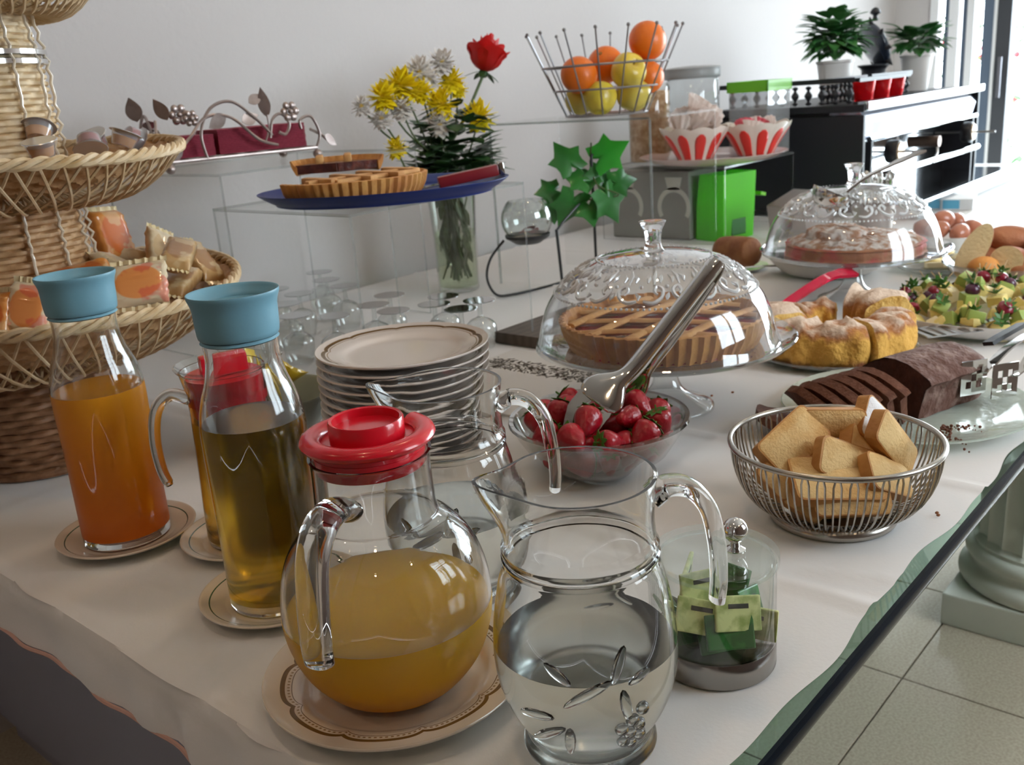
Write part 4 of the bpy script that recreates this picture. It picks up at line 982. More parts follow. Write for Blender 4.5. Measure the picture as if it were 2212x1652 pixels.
# ================================================================ strawberries
SB = Vector((.945, .700, T))
t = thing('fruit_bowl', 'clear glass bowl full of strawberries behind the front pitcher', 'bowl', SB)
obj('bowl_wall', B().lathe([(0, 0), (.052, 0), (.060, .004), (.088, .026), (.106, .054), (.112, .066), (.1165, .070), (.1155, .074), (.110, .073), (.102, .056), (.084, .030), (.056, .009), (0, .008)], 80), thin('bowl_glass', (.93, .95, .945), 2.2), t, weld=True)
SBM = mat('strawberry', (.36, .004, .014), .3, coat=.15, n=(30, (.24, .003, .010), .4, .7), bump=(170, .0012, 1)); CAL = mat('strawberry_calyx', (.06, .19, .02), .5, trl=.15)
pr = sprof([(0, -.021), (.006, -.019), (.013, -.006), (.0165, .006), (.014, .014), (.006, .0175), (0, .0165)], 4)
me_s = B().lathe(pr, 22).mesh('strawberry_flesh', True, True); me_s.materials.append(SBM)
cb = B()
for k in range(8): a = 2*pi*k/8; leaf(cb, .0155, .0045, orient((.001*cos(a), .001*sin(a), .0165), (cos(a), sin(a), .25)), curl=.3, seg=4)
cb.tube([(0, 0, .016), (.001, 0, .025)], .0011, 5)
me_c = cb.mesh('calyx'); me_c.materials.append(CAL)
spots = []
for ring, (n, r, z) in enumerate(((11, .070, .034), (6, .042, .030), (9, .064, .052), (5, .028, .062), (11, .080, .067), (6, .052, .080), (1, 0, .084), (1, .0, .04))):
    for k in range(n):
        a = 2*pi*k/n+ring*.7; spots.append((r*cos(a), r*sin(a), z+random.uniform(-.003, .003)))
posn = ['front', 'left front', 'left', 'left back', 'back', 'right back', 'right', 'right front']
SEEN = {}; NTH = ['']+[', %s one there' % q for q in 'second third fourth fifth sixth seventh eighth ninth'.split()]
for i, (x, y, z) in enumerate(spots):
    lay = 'top' if z > .074 else 'rim' if z > .06 else 'lower'
    an = (math.degrees(math.atan2(y, x))-222) % 360; nm = posn[int(((360-an+22.5) % 360)//45)]
    o = thing('strawberry', 'red strawberry in the glass bowl, %s layer, %s side%s' % (lay, nm, NTH[SEEN.setdefault((lay, nm), 0)]), 'strawberry', SB+Vector((x, y, z)), group='strawberries in the glass bowl'); SEEN[(lay, nm)] += 1
    o.rotation_euler = (random.uniform(-1.9, 1.9), random.uniform(-1.4, 1.4), random.random()*6); k_ = random.uniform(.85, 1.15); o.scale = (k_, k_, k_)
    obj('strawberry_flesh', me_s, [], o); obj('calyx', me_c, [], o)
# big steel tongs standing in the strawberries
t = thing('serving_tongs', 'large steel serving tongs standing in the strawberry bowl', 'tongs', SB)
camv = to_world(Vector((0, -1, 0))); rt = to_world(Vector((1, 0, 0)))
def L3(a, d, z): return rt*a+camv*d+Vector((0, 0, z))      # across the view, towards the viewer, up
NUP = tuple(camv+Vector((0, 0, .5))-rt*.3)
b = B()
pa = spline([L3(-.006, .030, .100), L3(.004, .025, .108), L3(.022, .018, .120), L3(.044, .012, .134), L3(.080, .004, .172), L3(.118, -.004, .214), L3(.146, -.008, .246), L3(.155, -.012, .256)], 5)
wd = [.012+.016*sin(min(1, i/12)*pi*.75) if i < 14 else .0105 for i in range(len(pa))]; n_ = len(pa)
rings = []
for i, p in enumerate(pa):      # channel-shaped arm
    d = (pa[min(i+1, n_-1)]-pa[max(i-1, 0)]).normalized(); s_ = d.cross(Vector(NUP)).normalized(); nn = s_.cross(d)
    f = min(1, i/14); w_ = [.022, .0245, .027, .029, .030, .0305, .0300, .0285, .026, .0225, .0185, .0150, .0128, .0118, .0115][min(i, 14)]; dp = .007 if i > 9 else .003+.0004*i
    rings.append([p+s_*w_*cos(q)+nn*dp*sin(q)*1.3 for q in [pi*k/10 for k in range(11)]])
b.quad_rings(rings, False)
o = obj('front_arm', b, CHROME, t); md = o.modifiers.new('thickness', 'SOLIDIFY'); md.thickness = .0014
for k in (-1, 1):      # broad curved prongs either side of the opening
    d = (pa[0]-pa[4]).normalized(); s_ = d.cross(Vector(NUP)).normalized()
    b = B(); strip(b, spline([pa[0]+s_*k*.0140-d*.006, pa[0]+s_*k*.0185+d*.010, pa[0]+s_*k*.0175+d*.026-Vector((0, 0, .002)), pa[0]+s_*k*.0110+d*.042-Vector((0, 0, .010))], 4), [.0085]*4+[.0070]*4+[.0055]*4+[.0025], .0010, NUP); obj('prong', b, CHROME, t)
b = B(); pb = spline([L3(.038, -.03, .072), L3(.056, -.030, .098), L3(.066, -.024, .124), L3(.096, -.014, .166), L3(.132, -.014, .214), L3(.154, -.014, .246), L3(.156, -.012, .256)], 5)
n2 = len(pb); rings = []
for i, p in enumerate(pb):
    d = (pb[min(i+1, n2-1)]-pb[max(i-1, 0)]).normalized(); s_ = d.cross(Vector(NUP)).normalized(); nn = s_.cross(d); w_ = .017-.006*min(1, i/10)
    rings.append([p+s_*w_*cos(q)-nn*.005*sin(q) for q in [pi*k/8 for k in range(9)]])
b.quad_rings(rings, False); o = obj('rear_arm', b, CHROME, t); md = o.modifiers.new('thickness', 'SOLIDIFY'); md.thickness = .0014
obj('spring_bend', B().tube([L3(.143, -.010, .240), L3(.151, -.012, .252), L3(.159, -.013, .260)], [.0125, .0140, .011], 14, flat=.8), CHROME, t)

# wooden board and patterned runner
t = thing('wooden_board', 'dark brown wooden board lying beside the near cake stand', 'board', (0, 0, 0))
obj('board', B().box(1.372, 1.66, 1.045, 1.262, T, T+.022, .0015), mat('dark_wood', (.075, .055, .042), .5, wave=(14, (.11, .08, .06), 4, 'Y')), t, False)
RUN = mat('white_tray_paint', (.66, .62, .58), .35); DOT = mat('dark_leaf_print', (.14, .12, .1), .5)
t = thing('patterned_tray', 'flat white tray with dark leaf pattern border beside the near stand', 'tray', (0, 0, 0))
obj('tray_board', B().box(1.04, 1.34, .92, 1.185, T, T+.004, .001), RUN, t, False)
b = B()
for i in range(620):
    y = random.uniform(.93, 1.175); x = 1.225+random.random()*.055
    if i > 470: x = random.uniform(1.05, 1.27); y = random.uniform(1.13, 1.172)
    leaf(b, random.uniform(.006, .011), .0016, orient((x, y, T+.0042), (cos(i), sin(i), 0)), curl=0, th=.0003, seg=3)
tag(obj('leaf_print', b, DOT, t, False), kind='stuff')

# ================================================================ wire bread basket with toast
WB = Vector((.964, .396, T)); WST = mat('basket_wire', (.42, .39, .35), .25, 1)
t = thing('bread_basket', 'round footed silver wire basket holding sliced toast', 'basket', WB)
obj('foot_ring', B().lathe(sprof([(.050, .0125), (.060, .0125), (.0665, .009), (.0685, .003), (.066, 0), (.060, .003), (.052, .009), (.050, .0125)], 3), 64), WST, t, weld=True)
obj('floor_disc', B().lathe([(0, .013), (.057, .013), (.057, .0145), (0, .0145)], 48), WST, t, weld=True)
obj('rim', B().tube([(.1115*cos(a), .1115*sin(a), .0905) for a in [2*pi*k/80 for k in range(80)]], .0032, 10, True), WST, t)
bp = lambda f: (.057+.0535*sin(f*pi/2)**.75, .014+.074*(1-cos(f*pi/2))**.9)
nl = 44
for k in range(nl):
    a0 = 2*pi*k/nl; da = .034; pts = []
    for i in range(9): r, z = bp(i/8*.93); pts.append((r*cos(a0-da), r*sin(a0-da), z))
    r, z = bp(.985)
    for q in (-.6, 0, .6): pts.append(((r+.0002)*cos(a0+da*q), (r+.0002)*sin(a0+da*q), z+.002*(1-q*q)))
    for i in range(8, -1, -1): r, z = bp(i/8*.93); pts.append((r*cos(a0+da), r*sin(a0+da), z))
    obj('wire_loop', B().tube(pts, .00115, 5), WST, t)
TO = mat('toast_crumb', (.74, .50, .22), .75, n=(35, (.64, .36, .12), .42, .66), bump=(330, .0012)); CRB = mat('toast_crust', (.42, .17, .04), .6, n=(40, (.56, .28, .08), .35, .7), bump=(200, .0006)); WHB = mat('white_bread', (.76, .74, .74), .8, bump=(330, .001))
def toast(label, c, rot, w_=.088, h_=.075, d_=.014, face=TO):
    o = thing('toast_slice', label, 'toast', WB+Vector(c), group='toast slices in the wire basket'); o.rotation_euler = rot
    w_ *= .88; h_ *= .90; c_ = .007
    pts = []
    for sx, sy, a0 in ((1, -1, -pi/2), (1, 1, 0), (-1, 1, pi/2), (-1, -1, pi)):
        for k in range(4): pts.append((sx*(w_/2-c_)+c_*cos(a0+k*pi/6), sy*(h_/2-c_)+c_*sin(a0+k*pi/6)+(.003 if sy > 0 else 0)*abs(sx)))
    b = B(); b.poly([(x, y, -d_/2) for x, y in pts], d_); obj('crust', b, CRB, o, smooth=30)
    b = B(); b.poly([(x*.955, y*.94, -d_/2-.0006) for x, y in pts], d_+.0012); obj('crumb', b, face, o, smooth=30)
def V3(rgt, tow, up): return tuple(rt*rgt+camv*tow+Vector((0, 0, up)))
aR = SR
toast('toast slice leaning up on the left side of the wire basket', V3(-.046, .0, .090), (.85, -.42, aR+.55), .090, .050, .016)
toast('toast slice lying on edge across the back of the basket', V3(.004, -.020, .102), (1.45, .06, aR-.05), .080, .032, .014)
toast('pale bread slice standing at the right of the basket', V3(.050, -.028, .094), (1.25, .75, aR+.5), .060, .052, .014, WHB)
toast('toast slice leaning at the right edge of the basket', V3(.060, .006, .082), (1.3, .85, aR+.5), .098, .040, .014)
toast('toast slice in the middle of the basket tilted to the right', V3(.012, .022, .068), (1.15, .45, aR+.25), .110, .042, .013)
toast('toast slice lying flat at the front of the basket', V3(-.012, .040, .058), (.55, .10, aR+.05), .110, .060)
toast('toast slice at the far left of the basket', V3(-.060, .018, .062), (.9, -.45, aR+.5), .060, .046)
toast('toast slice low at the right front of the basket', V3(.045, .032, .055), (.9, .45, aR+.5), .080, .045)
toast('toast slice standing at the bottom front against the wires', V3(.0, .050, .044), (.95, .06, aR+.05), .095, .045)
toast('toast slice at the bottom left against the wires', V3(-.040, .034, .040), (.9, .5, aR-.5), .055, .045)
toast('toast slice at the bottom of the basket', V3(.0, .0, .028), (.05, .02, aR+.4), .080, .065)
toast('toast slice at the back left behind the leaning one', V3(-.030, -.035, .072), (1.2, -.3, aR+.2), .07, .05)
toast('toast slice under the leaning one on the right', V3(.030, -.010, .066), (1.2, .8, aR+.6), .08, .045)

# ================================================================ chocolate loaf on glass platter
CP = Vector((1.335, .447, T))
t = thing('glass_platter', 'large textured glass platter under the chocolate loaf', 'platter', CP)
obj('platter_body', B().lathe(sprof([(0, .006), (.10, .006), (.135, .011), (.165, .0185), (.1675, .0185), (.1675, .0155), (.137, .007), (.10, 0), (0, 0)], 3), 96, fn=lambda t_, i, R, Z: (R*(1+.006*sin(t_*7)), Z)), mat('rippled_glass', (.78, .86, .78), .12, 0, .55, 1.25, bump=(60, .0022), coat=.4), t, weld=True)
CH = mat('chocolate_crumb', (.105, .035, .018), .8, n=(60, (.165, .06, .03), .35, .7), bump=(150, .0030)); CHT = mat('chocolate_top', (.12, .05, .034), .75, n=(45, (.27, .17, .14), .45, .72), bump=(90, .006)); CHD = mat('chocolate_cut', (.05, .014, .008), .85, bump=(130, .003), n=(70, (.08, .025, .014), .4, .7))
def loaf_ring(x, s=1.0, j=0): # cross-section in y-z
    pts = [(-.041, 0), (-.045, .022), (-.049, .044), (-.058, .052), (-.055, .058), (-.038, .068), (-.020, .076), (.0, .079), (.020, .076), (.038, .068), (.055, .058), (.058, .052), (.049, .044), (.045, .022), (.041, 0)]
    j *= 1.8
    return [(x+random.uniform(-.0006, .0006)*j, y*s+random.uniform(-.0006, .0006)*j, z*s+random.uniform(-.0006, .0006)*j) for y, z in pts]
t = thing('chocolate_loaf', 'uncut end of the brown chocolate loaf cake on the glass platter', 'cake', (1.378, .432, T+.007), radians(-18))
b = B(); xs = [-.072+.0135*i for i in range(12)]
b.quad_rings([loaf_ring(x, (1 if x < .062 else .95 if x < .072 else .86), 1) for x in xs], True)
obj('loaf_crust', b, CHT, t)
b = B(); b.quad_rings([loaf_ring(-.0725, .985), loaf_ring(-.0715, .985)], True, True, True); obj('cut_face', b, CHD, t, False)
b = B(); b.quad_rings([loaf_ring(.0770, .85), loaf_ring(.0772, .85)], True, True, True); obj('end_face', b, CHT, t, False)
names = ['slice nearest the uncut loaf', 'second chocolate slice from the loaf', 'third chocolate slice from the loaf', 'fourth chocolate slice from the loaf', 'fifth chocolate slice from the loaf', 'sixth chocolate slice from the loaf', 'outermost chocolate slice, lying nearly flat']
for i in range(7):
    x = 1.292-.0150*i; til = -.34-.07*i if i < 6 else -1.35
    o = thing('cake_slice', names[i] if i else 'brown chocolate slice nearest the uncut loaf', 'cake slice', (x-.006, .462+.0085*i, T+.0085), group='chocolate loaf slices'); o.rotation_euler = (0, til, radians(-20-3*i))
    if i == 6: o.location = (1.205, .530, T+.010)
    b = B(); b.quad_rings([loaf_ring(-.006, .96, 1), loaf_ring(.006, .96, 1)], True, True, True); obj('slice_body', b, CH, o, smooth=30)
b = B()
for i in range(90):
    a, r = random.uniform(-1.2, 1.0), abs(random.gauss(0, .035)); b.ball((1.262+r*cos(a+2.2)*1.0+.0, .372-r*abs(sin(a)), T+.0165), random.uniform(.0008, .0024), 5)
t = thing('chocolate_crumbs', 'scattered chocolate crumbs on the platter in front of the slices', 'crumbs'); tag(obj('crumb_scatter', b, CH, t), kind='stuff')
# pastry tongs with pierced ends on the platter rim
t = thing('pastry_tongs', 'chrome pastry tongs with square pierced ends resting on the platter', 'tongs', (1.415, .372, T+.043))
def pierced(c, m):
    b = B(); n = 4; W_, H_ = .021, .025; hs = {(0, 2), (2, 2), (1, 1), (2, 0), (0, 0)}
    for i in range(5):
        for j in range(5):
            if (i in (1, 3) and j in (1, 3)) or (i == 2 and j == 2): 
                continue
            b.box(-W_+W_*.4*i, -W_+W_*.4*(i+1), -.0008, .0008, -H_+H_*.4*j, -H_+H_*.4*(j+1), m=Matrix.Translation(c) @ m)
    return b
mm = rotm(0, 0, SR+.25)
o = obj('pierced_end', pierced(Vector((-.030, .0, .006)), mm), CHROME, t, False, weld=True)
obj('pierced_end', pierced(Vector((-.012, -.036, .002)), mm), CHROME, t, False, weld=True)
b = B(); strip(b, spline([(-.022, -.01, .012), (.0, -.014, .020), (.05, -.02, .030), (.13, -.03, .035)], 5), [.006]*5+[.009]*11, .0012, (0, .3, 1)); obj('tong_arm', b, CHROME, t)
b = B(); strip(b, spline([(-.004, -.046, .008), (.02, -.05, .012), (.06, -.05, .02), (.13, -.045, .028)], 5), [.006]*5+[.009]*11, .0012, (0, .3, 1)); obj('tong_arm', b, CHROME, t)
b = B(); strip(b, spline([(.03, .0, .040), (.06, -.01, .046), (.13, -.02, .048)], 5), .009, .003, (0, .3, 1)); obj('black_grip', b, mat('black_plastic', (.012, .012, .014), .35), t)

# ================================================================ broken ring cake
t = thing('glass_plate', 'pale glass plate under the broken yellow ring cake', 'plate', (1.575, .655, T), group='plain glass serving plates')
obj('plate_body', B().lathe(sprof([(0, .005), (.09, .005), (.125, .012), (.140, .017), (.141, .015), (.128, .007), (.09, 0), (0, 0)], 3), 64), thin('plate_glass', (.85, .9, .9), 1.8, .25, (.7, .76, .78)), t, weld=True)
def cake_mat(name, low, mid, top, h):
    m, nt, out = _new(name); N = nt.nodes.new; L = nt.links.new
    b = N('ShaderNodeBsdfPrincipled'); b.inputs['Roughness'].default_value = .8
    tc = N('ShaderNodeTexCoord'); sp = N('ShaderNodeSeparateXYZ'); L(tc.outputs['Object'], sp.inputs[0])
    n = N('ShaderNodeTexNoise'); n.inputs['Scale'].default_value = 38; n.inputs['Detail'].default_value = 5; L(tc.outputs['Object'], n.inputs[0])
    a = N('ShaderNodeMath'); a.operation = 'MULTIPLY_ADD'; a.inputs[1].default_value = h*.7; L(n.outputs[0], a.inputs[0]); L(sp.outputs[2], a.inputs[2])
    mp = N('ShaderNodeMapRange'); mp.inputs[1].default_value = h*.35; mp.inputs[2].default_value = h*1.35; L(a.outputs[0], mp.inputs[0])
    r = N('ShaderNodeValToRGB'); e = r.color_ramp.elements; e[0].position = .05; e[0].color = (*low, 1); e[1].position = .25; e[1].color = (*mid, 1)
    e2 = e.new(.66); e2.color = (*mid, 1); e3 = e.new(.82); e3.color = (*top, 1); e4 = e.new(.97); e4.color = (.66, .50, .38, 1)
    L(mp.outputs[0], r.inputs[0]); L(r.outputs[0], b.inputs['Base Color'])
    n2 = N('ShaderNodeTexNoise'); n2.inputs['Scale'].default_value = 110; bp = N('ShaderNodeBump'); bp.inputs['Distance'].default_value = .004
    L(tc.outputs['Object'], n2.inputs[0]); L(n2.outputs[0], bp.inputs['Height']); L(bp.outputs[0], b.inputs['Normal']); L(b.outputs[0], out.inputs[0]); return m
CKM = cake_mat('baked_ring_cake', (.24, .07, .018), (.72, .39, .075), (.40, .15, .045), .075); CKS = cake_mat('browned_ring_cake', (.30, .11, .03), (.52, .24, .06), (.44, .19, .07), .08)
YC1 = mat('yellow_cake', (.74, .43, .10), .8, n=(24, (.64, .30, .05), .4, .7), bump=(120, .004)); YC2 = mat('browned_cake', (.40, .15, .04), .75, n=(20, (.62, .36, .12), .42, .7), bump=(80, .004)); SUG = mat('sugared_cake', (.50, .24, .11), .8, n=(30, (.74, .60, .50), .5, .72), bump=(70, .004))
def chunk(label, a0, a1, c, rot, r=.094, tr=.040, hz=.032, m=YC1):
    o = thing('cake_chunk', label, 'cake', c, group='pieces of the yellow ring cake'); o.rotation_euler = rot
    n = max(12, int((a1-a0)*22)); rings = []; ph = a0*7
    for i in range(n+1):
        a = a0+(a1-a0)*i/n; k = 1+.07*sin(a*9+ph)+.05*sin(a*17+2*ph)+random.uniform(-.02, .02)
        ring = []
        for j in range(28):
            q = 2*pi*j/28; kk = k*(1+.05*sin(q*5+a*13)+.04*sin(q*3-a*19+ph)); cx = math.copysign(abs(cos(q))**.7, cos(q)); sz = math.copysign(abs(sin(q))**.8, sin(q)); ring.append(((r+tr*kk*cx)*cos(a), (r+tr*kk*cx)*sin(a), max(0, hz+tr*.95*kk*sz)+random.uniform(-.001, .001)))
        rings.append(ring)
    b = B(); b.quad_rings(rings, True); o1 = obj('cake_crust', b, m, o)
    for s_, idx in ((0, 0), (1, -1)):
        b = B(); cc = [sum(v[k] for v in rings[idx])/28 for k in range(3)]
        inner = [[cc[k]+(v[k]-cc[k])*f+(random.uniform(-.003, .003)) for k in range(3)] for v in rings[idx] for f in (.5,)]
        b.quad_rings([rings[idx], inner], True, False, True); obj('torn_face', b, mat('torn_crumb', (.82, .56, .18), .85, n=(50, (.72, .42, .10), .4, .7), bump=(140, .004)), o)
cc = (1.575, .655, T+.006)
chunk('yellow torn piece at the front left of the ring cake', radians(150), radians(228), cc, (0, 0, 0), m=CKM, tr=.042, hz=.034)
chunk('large yellow piece at the front right of the ring cake', radians(232), radians(300), cc, (0, 0, 0), m=CKM, tr=.041, hz=.033)
chunk('sugared brown piece at the back left of the ring cake', radians(100), radians(150), cc, (.0, 0, 0), tr=.042, hz=.044, m=CKS)
chunk('browned domed piece at the right of the ring cake', radians(-52), radians(5), (1.58, .655, T+.010), (0, 0, 0), tr=.046, hz=.043, m=CKS)
chunk('low golden piece at the back of the ring cake', radians(20), radians(80), cc, (0, 0, 0), r=.085, tr=.036, hz=.034, m=CKM)
t = thing('red_server', 'translucent red plastic cake server lying on the ring cake', 'server', (1.591, .774, T+.056))
RT = mat('clear_red_plastic', (.95, .02, .10), .08, 0, .6, 1.4)
d_ = Vector((.236, -.053, .036))
b = B(); strip(b, spline([(-.10, .03, -.035), (-.05, .01, -.020), (0, 0, 0), tuple(d_*.35+Vector((0, 0, .012))), tuple(d_*.7+Vector((0, 0, .016))), tuple(d_)], 5), [.018]*5+[.017, .014, .010, .007, .007]+[.0085]*12+[.012]*4, .0035, (-.3, -.4, 1)); obj('blade_and_handle', b, RT, t)

# ================================================================ fruit skewers on white platter
SK = Vector((1.905, .49, T))
t = thing('white_platter', 'round white china platter heaped with small fruit skewers', 'platter', SK)
obj('platter_body', B().lathe(sprof([(0, .008), (.13, .008), (.17, .018), (.195, .034), (.199, .034), (.190, .022), (.165, .006), (.12, 0), (0, 0)], 3), 80), WHITE, t, weld=True)
FM = dict(s=mat('skewer_strawberry', (.26, .008, .03), .3, coat=.3), g=mat('green_leaf_tip', (.06, .17, .03), .5), p=mat('pineapple_piece', (.80, .64, .22), .5, bump=(120, .002)), k=mat('dark_grape', (.07, .012, .04), .25, coat=.4), w=mat('kiwi_piece', (.33, .42, .10), .4), b=mat('banana_piece', (.78, .68, .42), .5))
PICK = mat('wooden_pick', (.62, .44, .24), .7)
nsk = 0; ORD = 'first second third fourth fifth sixth seventh eighth ninth tenth eleventh twelfth thirteenth fourteenth fifteenth sixteenth seventeenth eighteenth nineteenth twentieth'.split()
for ring, (n, r) in enumerate(((20, .160), (15, .118), (10, .075), (5, .03))):
    for k in range(n):
        a = 2*pi*k/n+ring*.5+random.uniform(-.08, .08); x, y = r*cos(a), r*sin(a); nsk += 1
        an = (math.degrees(math.atan2(y, x))-222) % 360; nm = posn[int(((360-an+22.5) % 360)//45)]
        kinds = random.choice(['pbs', 'pks', 'bpg', 'pwk', 'bpw', 'pgs', 'wpb'])
        o = thing('fruit_skewer', 'fruit skewer, %s ring of the white platter, %s counterclockwise from far right' % (['outer', 'second', 'third', 'inner'][ring], ORD[k]), 'skewer', SK+Vector((x, y, .022+.012*ring)), group='fruit skewers on the white platter')
        o.rotation_euler = (random.uniform(-1.0, 1.0), random.uniform(-1.0, 1.0), a)
        z = -.014
        for q, kk in enumerate(kinds):
            h_ = (.013, .012, .012)[q]; rr_ = random.uniform(.014, .020)
            nmz = dict(s='strawberry_piece', g='leaf_tuft', p='pineapple_piece', k='grape', w='kiwi_piece', b='banana_piece')[kk]
            if kk in 'sk': b = B().ball((0, 0, z+h_), (rr_*.8, rr_*.8, h_*1.05), 10)
            elif kk == 'g':
                b = B()
                for u in range(6): leaf(b, .018, .004, orient((0, 0, z+h_*.6), (cos(u*1.05), sin(u*1.05), .8)), seg=3)
            else: b = B().box(-rr_*.85, rr_*.85, -rr_*.7, rr_*.7, z, z+h_*1.6, .003, m=rotm(.2, .1, q))
            obj(nmz, b, FM[kk], o); z += h_*1.15
        if random.random() < .85:
            b = B()
            for u in range(6): leaf(b, .017, .0042, orient((0, 0, z+.004), (cos(u*1.05), sin(u*1.05), .9)), seg=3)
            obj('leaf_tuft', b, FM['g'], o)
        obj('pick', B().tube([(0, 0, 0), (.001, 0, z+.028)], .0011, 5), PICK, o)
t = thing('slotted_server', 'slotted silver cake server lying between the ring cake and the platter', 'server', (1.70, .50, T+.030), radians(-38))
b = B()
for i in range(7): b.box(-.06+.018*i, -.060+.018*i+.009, -.030, .030, 0, .0014)
b.box(-.064, .062, -.033, -.028, 0, .0014); b.box(-.064, .062, .028, .033, 0, .0014)
obj('slotted_blade', b, mat('dull_silver', (.36, .35, .34), .35, .9), t, False)
b = B(); strip(b, spline([(.055, 0, .001), (.09, -.01, .012), (.16, -.02, .008), (.24, -.03, .0)], 5), [.008]*5+[.006]*6+[.009]*5, .002); obj('handle', b, CHROME, t)
t = thing('table_knife', 'silver knife lying on the cloth in front of the white platter', 'knife', (1.74, .335, T+.003), radians(-8))
b = B(); strip(b, spline([(-.09, .01, 0), (-.04, .005, .001), (.02, 0, .001), (.13, 0, .001)], 5), [.004]*3+[.007]*13, .0016); obj('knife_body', b, CHROME, t)

# ================================================================ rolls, eggs, fruit plate at the far right
RB_ = Vector((2.195, .540, T))
t = thing('roll_bowl', 'clear glass bowl heaped with bread rolls behind the fruit skewers', 'bowl', RB_)
obj('bowl_wall', B().lathe([(0, 0), (.06, 0), (.09, .02), (.125, .058), (.127, .058), (.124, .062), (.087, .025), (.058, .005), (0, .005)], 64), thin('bowl_glass'), t, weld=True)
RL = mat('roll_crust', (.36, .12, .05), .6, n=(14, (.50, .20, .09), .4, .7), bump=(60, .003)); RC = mat('roll_cut', (.80, .62, .34), .8, bump=(150, .002)); RO_ = mat('orange_roll', (.72, .30, .07), .6, bump=(80, .002))
def roll(label, c, axis, s, cutn=None, m=RL):
    """torpedo roll along axis; cutn = (direction the cut face looks, where along the roll it sits)"""
    o = thing('bread_roll', label, 'bread roll', RB_+Vector(c), group='bread rolls in the glass bowl')
    q = Vector(axis).to_track_quat('Z', 'Y'); o.rotation_euler = q.to_euler()
    b = B(); b.ball((0, 0, 0), (s[0], s[0]*.9, s[1]*.5), 32)
    if cutn:
        no = (q.inverted() @ Vector(cutn[0])).normalized(); pc = Vector((0, 0, s[1]*cutn[1]))
        g = bmesh.ops.bisect_plane(b.bm, geom=b.bm.verts[:]+b.bm.edges[:]+b.bm.faces[:], plane_co=pc, plane_no=no, clear_outer=True)
        ring = [v.co.copy() for v in g['geom_cut'] if isinstance(v, bmesh.types.BMVert)]
        cen = sum(ring, Vector())/len(ring); ax = no.orthogonal().normalized(); ay = no.cross(ax)
        ring.sort(key=lambda v: math.atan2((v-cen).dot(ay), (v-cen).dot(ax)))
        f = B(); vs = [f.bm.verts.new(v+no*.0004) for v in ring]; cv = f.bm.verts.new(cen+no*.0015)
        for i in range(len(vs)): f.bm.faces.new((vs[i], vs[(i+1) % len(vs)], cv))
        obj('cut_face', f, RC, o)
    obj('roll_crust', b, m, o, weld=True)
roll('halved roll standing upright at the left, cut face showing', V3(-.078, .01, .088), V3(.52, -.1, .80), (.028, .125), (V3(-.62, .62, .42), .02))
roll('halved roll lying in front, pale cut face towards the camera', V3(-.018, .050, .070), V3(-.80, .35, .22), (.032, .13), (V3(-.72, .70, .20), .12))
roll('round orange roll at the left rim of the bowl', V3(-.078, .055, .062), V3(.8, .3, .1), (.024, .06), None, RO_)
roll('brown roll at the back of the bowl', V3(.02, -.02, .100), V3(.9, .2, -.15), (.032, .11))
roll('brown roll in the middle right of the bowl', V3(.065, .03, .082), V3(.8, -.5, .1), (.034, .12))
roll('brown roll low at the front right of the bowl', V3(.03, .070, .050), V3(.9, .2, .0), (.032, .12))
roll('brown roll low at the back', V3(-.02, -.03, .055), V3(.7, -.5, .1), (.036, .13))
roll('orange roll at the far right of the bowl', V3(.095, .0, .085), V3(.5, .6, .1), (.030, .08), None, RO_)
EG = Vector((2.585, .775, T))
t = thing('egg_bowl', 'white bowl of brown eggs beyond the yellow fruit plate', 'bowl', EG)
obj('bowl_body', B().lathe(sprof([(0, .006), (.06, .006), (.095, .045), (.098, .045), (.066, 0), (0, 0)], 4), 48), WHITE, t, weld=True)
EGM = mat('brown_egg', (.46, .17, .10), .3, coat=.3)
me_e = B().lathe(sprof([(0, -.030), (.014, -.026), (.0225, -.008), (.021, .010), (.012, .025), (0, .0295)], 5), 28).mesh('egg_shell', True, True); me_e.materials.append(EGM)
for i, (a, d, z, rx) in enumerate([(-.045, .03, .062, 1.2), (.0, .055, .056, 1.4), (.045, .03, .058, 1.1), (-.015, -.01, .082, 1.3), (.03, -.03, .070, 1.5), (-.05, -.03, .060, 1.3)]):
    o = thing('brown_egg', 'brown egg in the white bowl, '+['left front', 'nearest the camera', 'right front', 'on top', 'back right', 'back left'][i], 'egg', EG+Vector(V3(a, d, z)), group='brown eggs'); o.rotation_euler = (rx, i*.3, i*1.3)
    obj('egg_shell', me_e, [], o)
t = thing('glass_plate', 'clear glass plate with yellow pineapple slices beyond the far dome', 'plate', (2.365, .715, T), group='plain glass serving plates')
obj('plate_body', B().lathe(sprof([(0, .005), (.08, .005), (.115, .018), (.118, .018), (.09, 0), (0, 0)], 3), 56), thin('plate_glass'), t, weld=True)
for i, (x, y, z, a, m) in enumerate([(-.04, 0, .014, 0, 'p'), (.02, -.03, .018, 1, 'p'), (.0, .04, .020, 2, 'p'), (.04, .03, .026, .5, 'b'), (-.03, -.05, .012, 2.5, 's'), (-.065, -.01, .013, 1.5, 'b')]):
    o = thing('fruit_piece', ['yellow pineapple slice at the left of the glass plate', 'yellow pineapple slice at the right of the glass plate', 'yellow pineapple slice at the back of the glass plate', 'pale yellow slice on top of the pineapple', 'red fruit piece at the front of the glass plate', 'pale slice at the front left of the glass plate'][i], 'fruit', (2.365+x, .715+y, T+z), group='fruit pieces on the glass plate'); o.rotation_euler = (.15, .1, a)
    obj('fruit_flesh', B().lathe(sprof([(0, 0), (.03, 0), (.034, .008), (.03, .015), (0, .015)], 3), 18, fn=lambda t_, i_, R, Z: (R*(1+.08*sin(t_*7)), Z)), FM[m], o, weld=True)
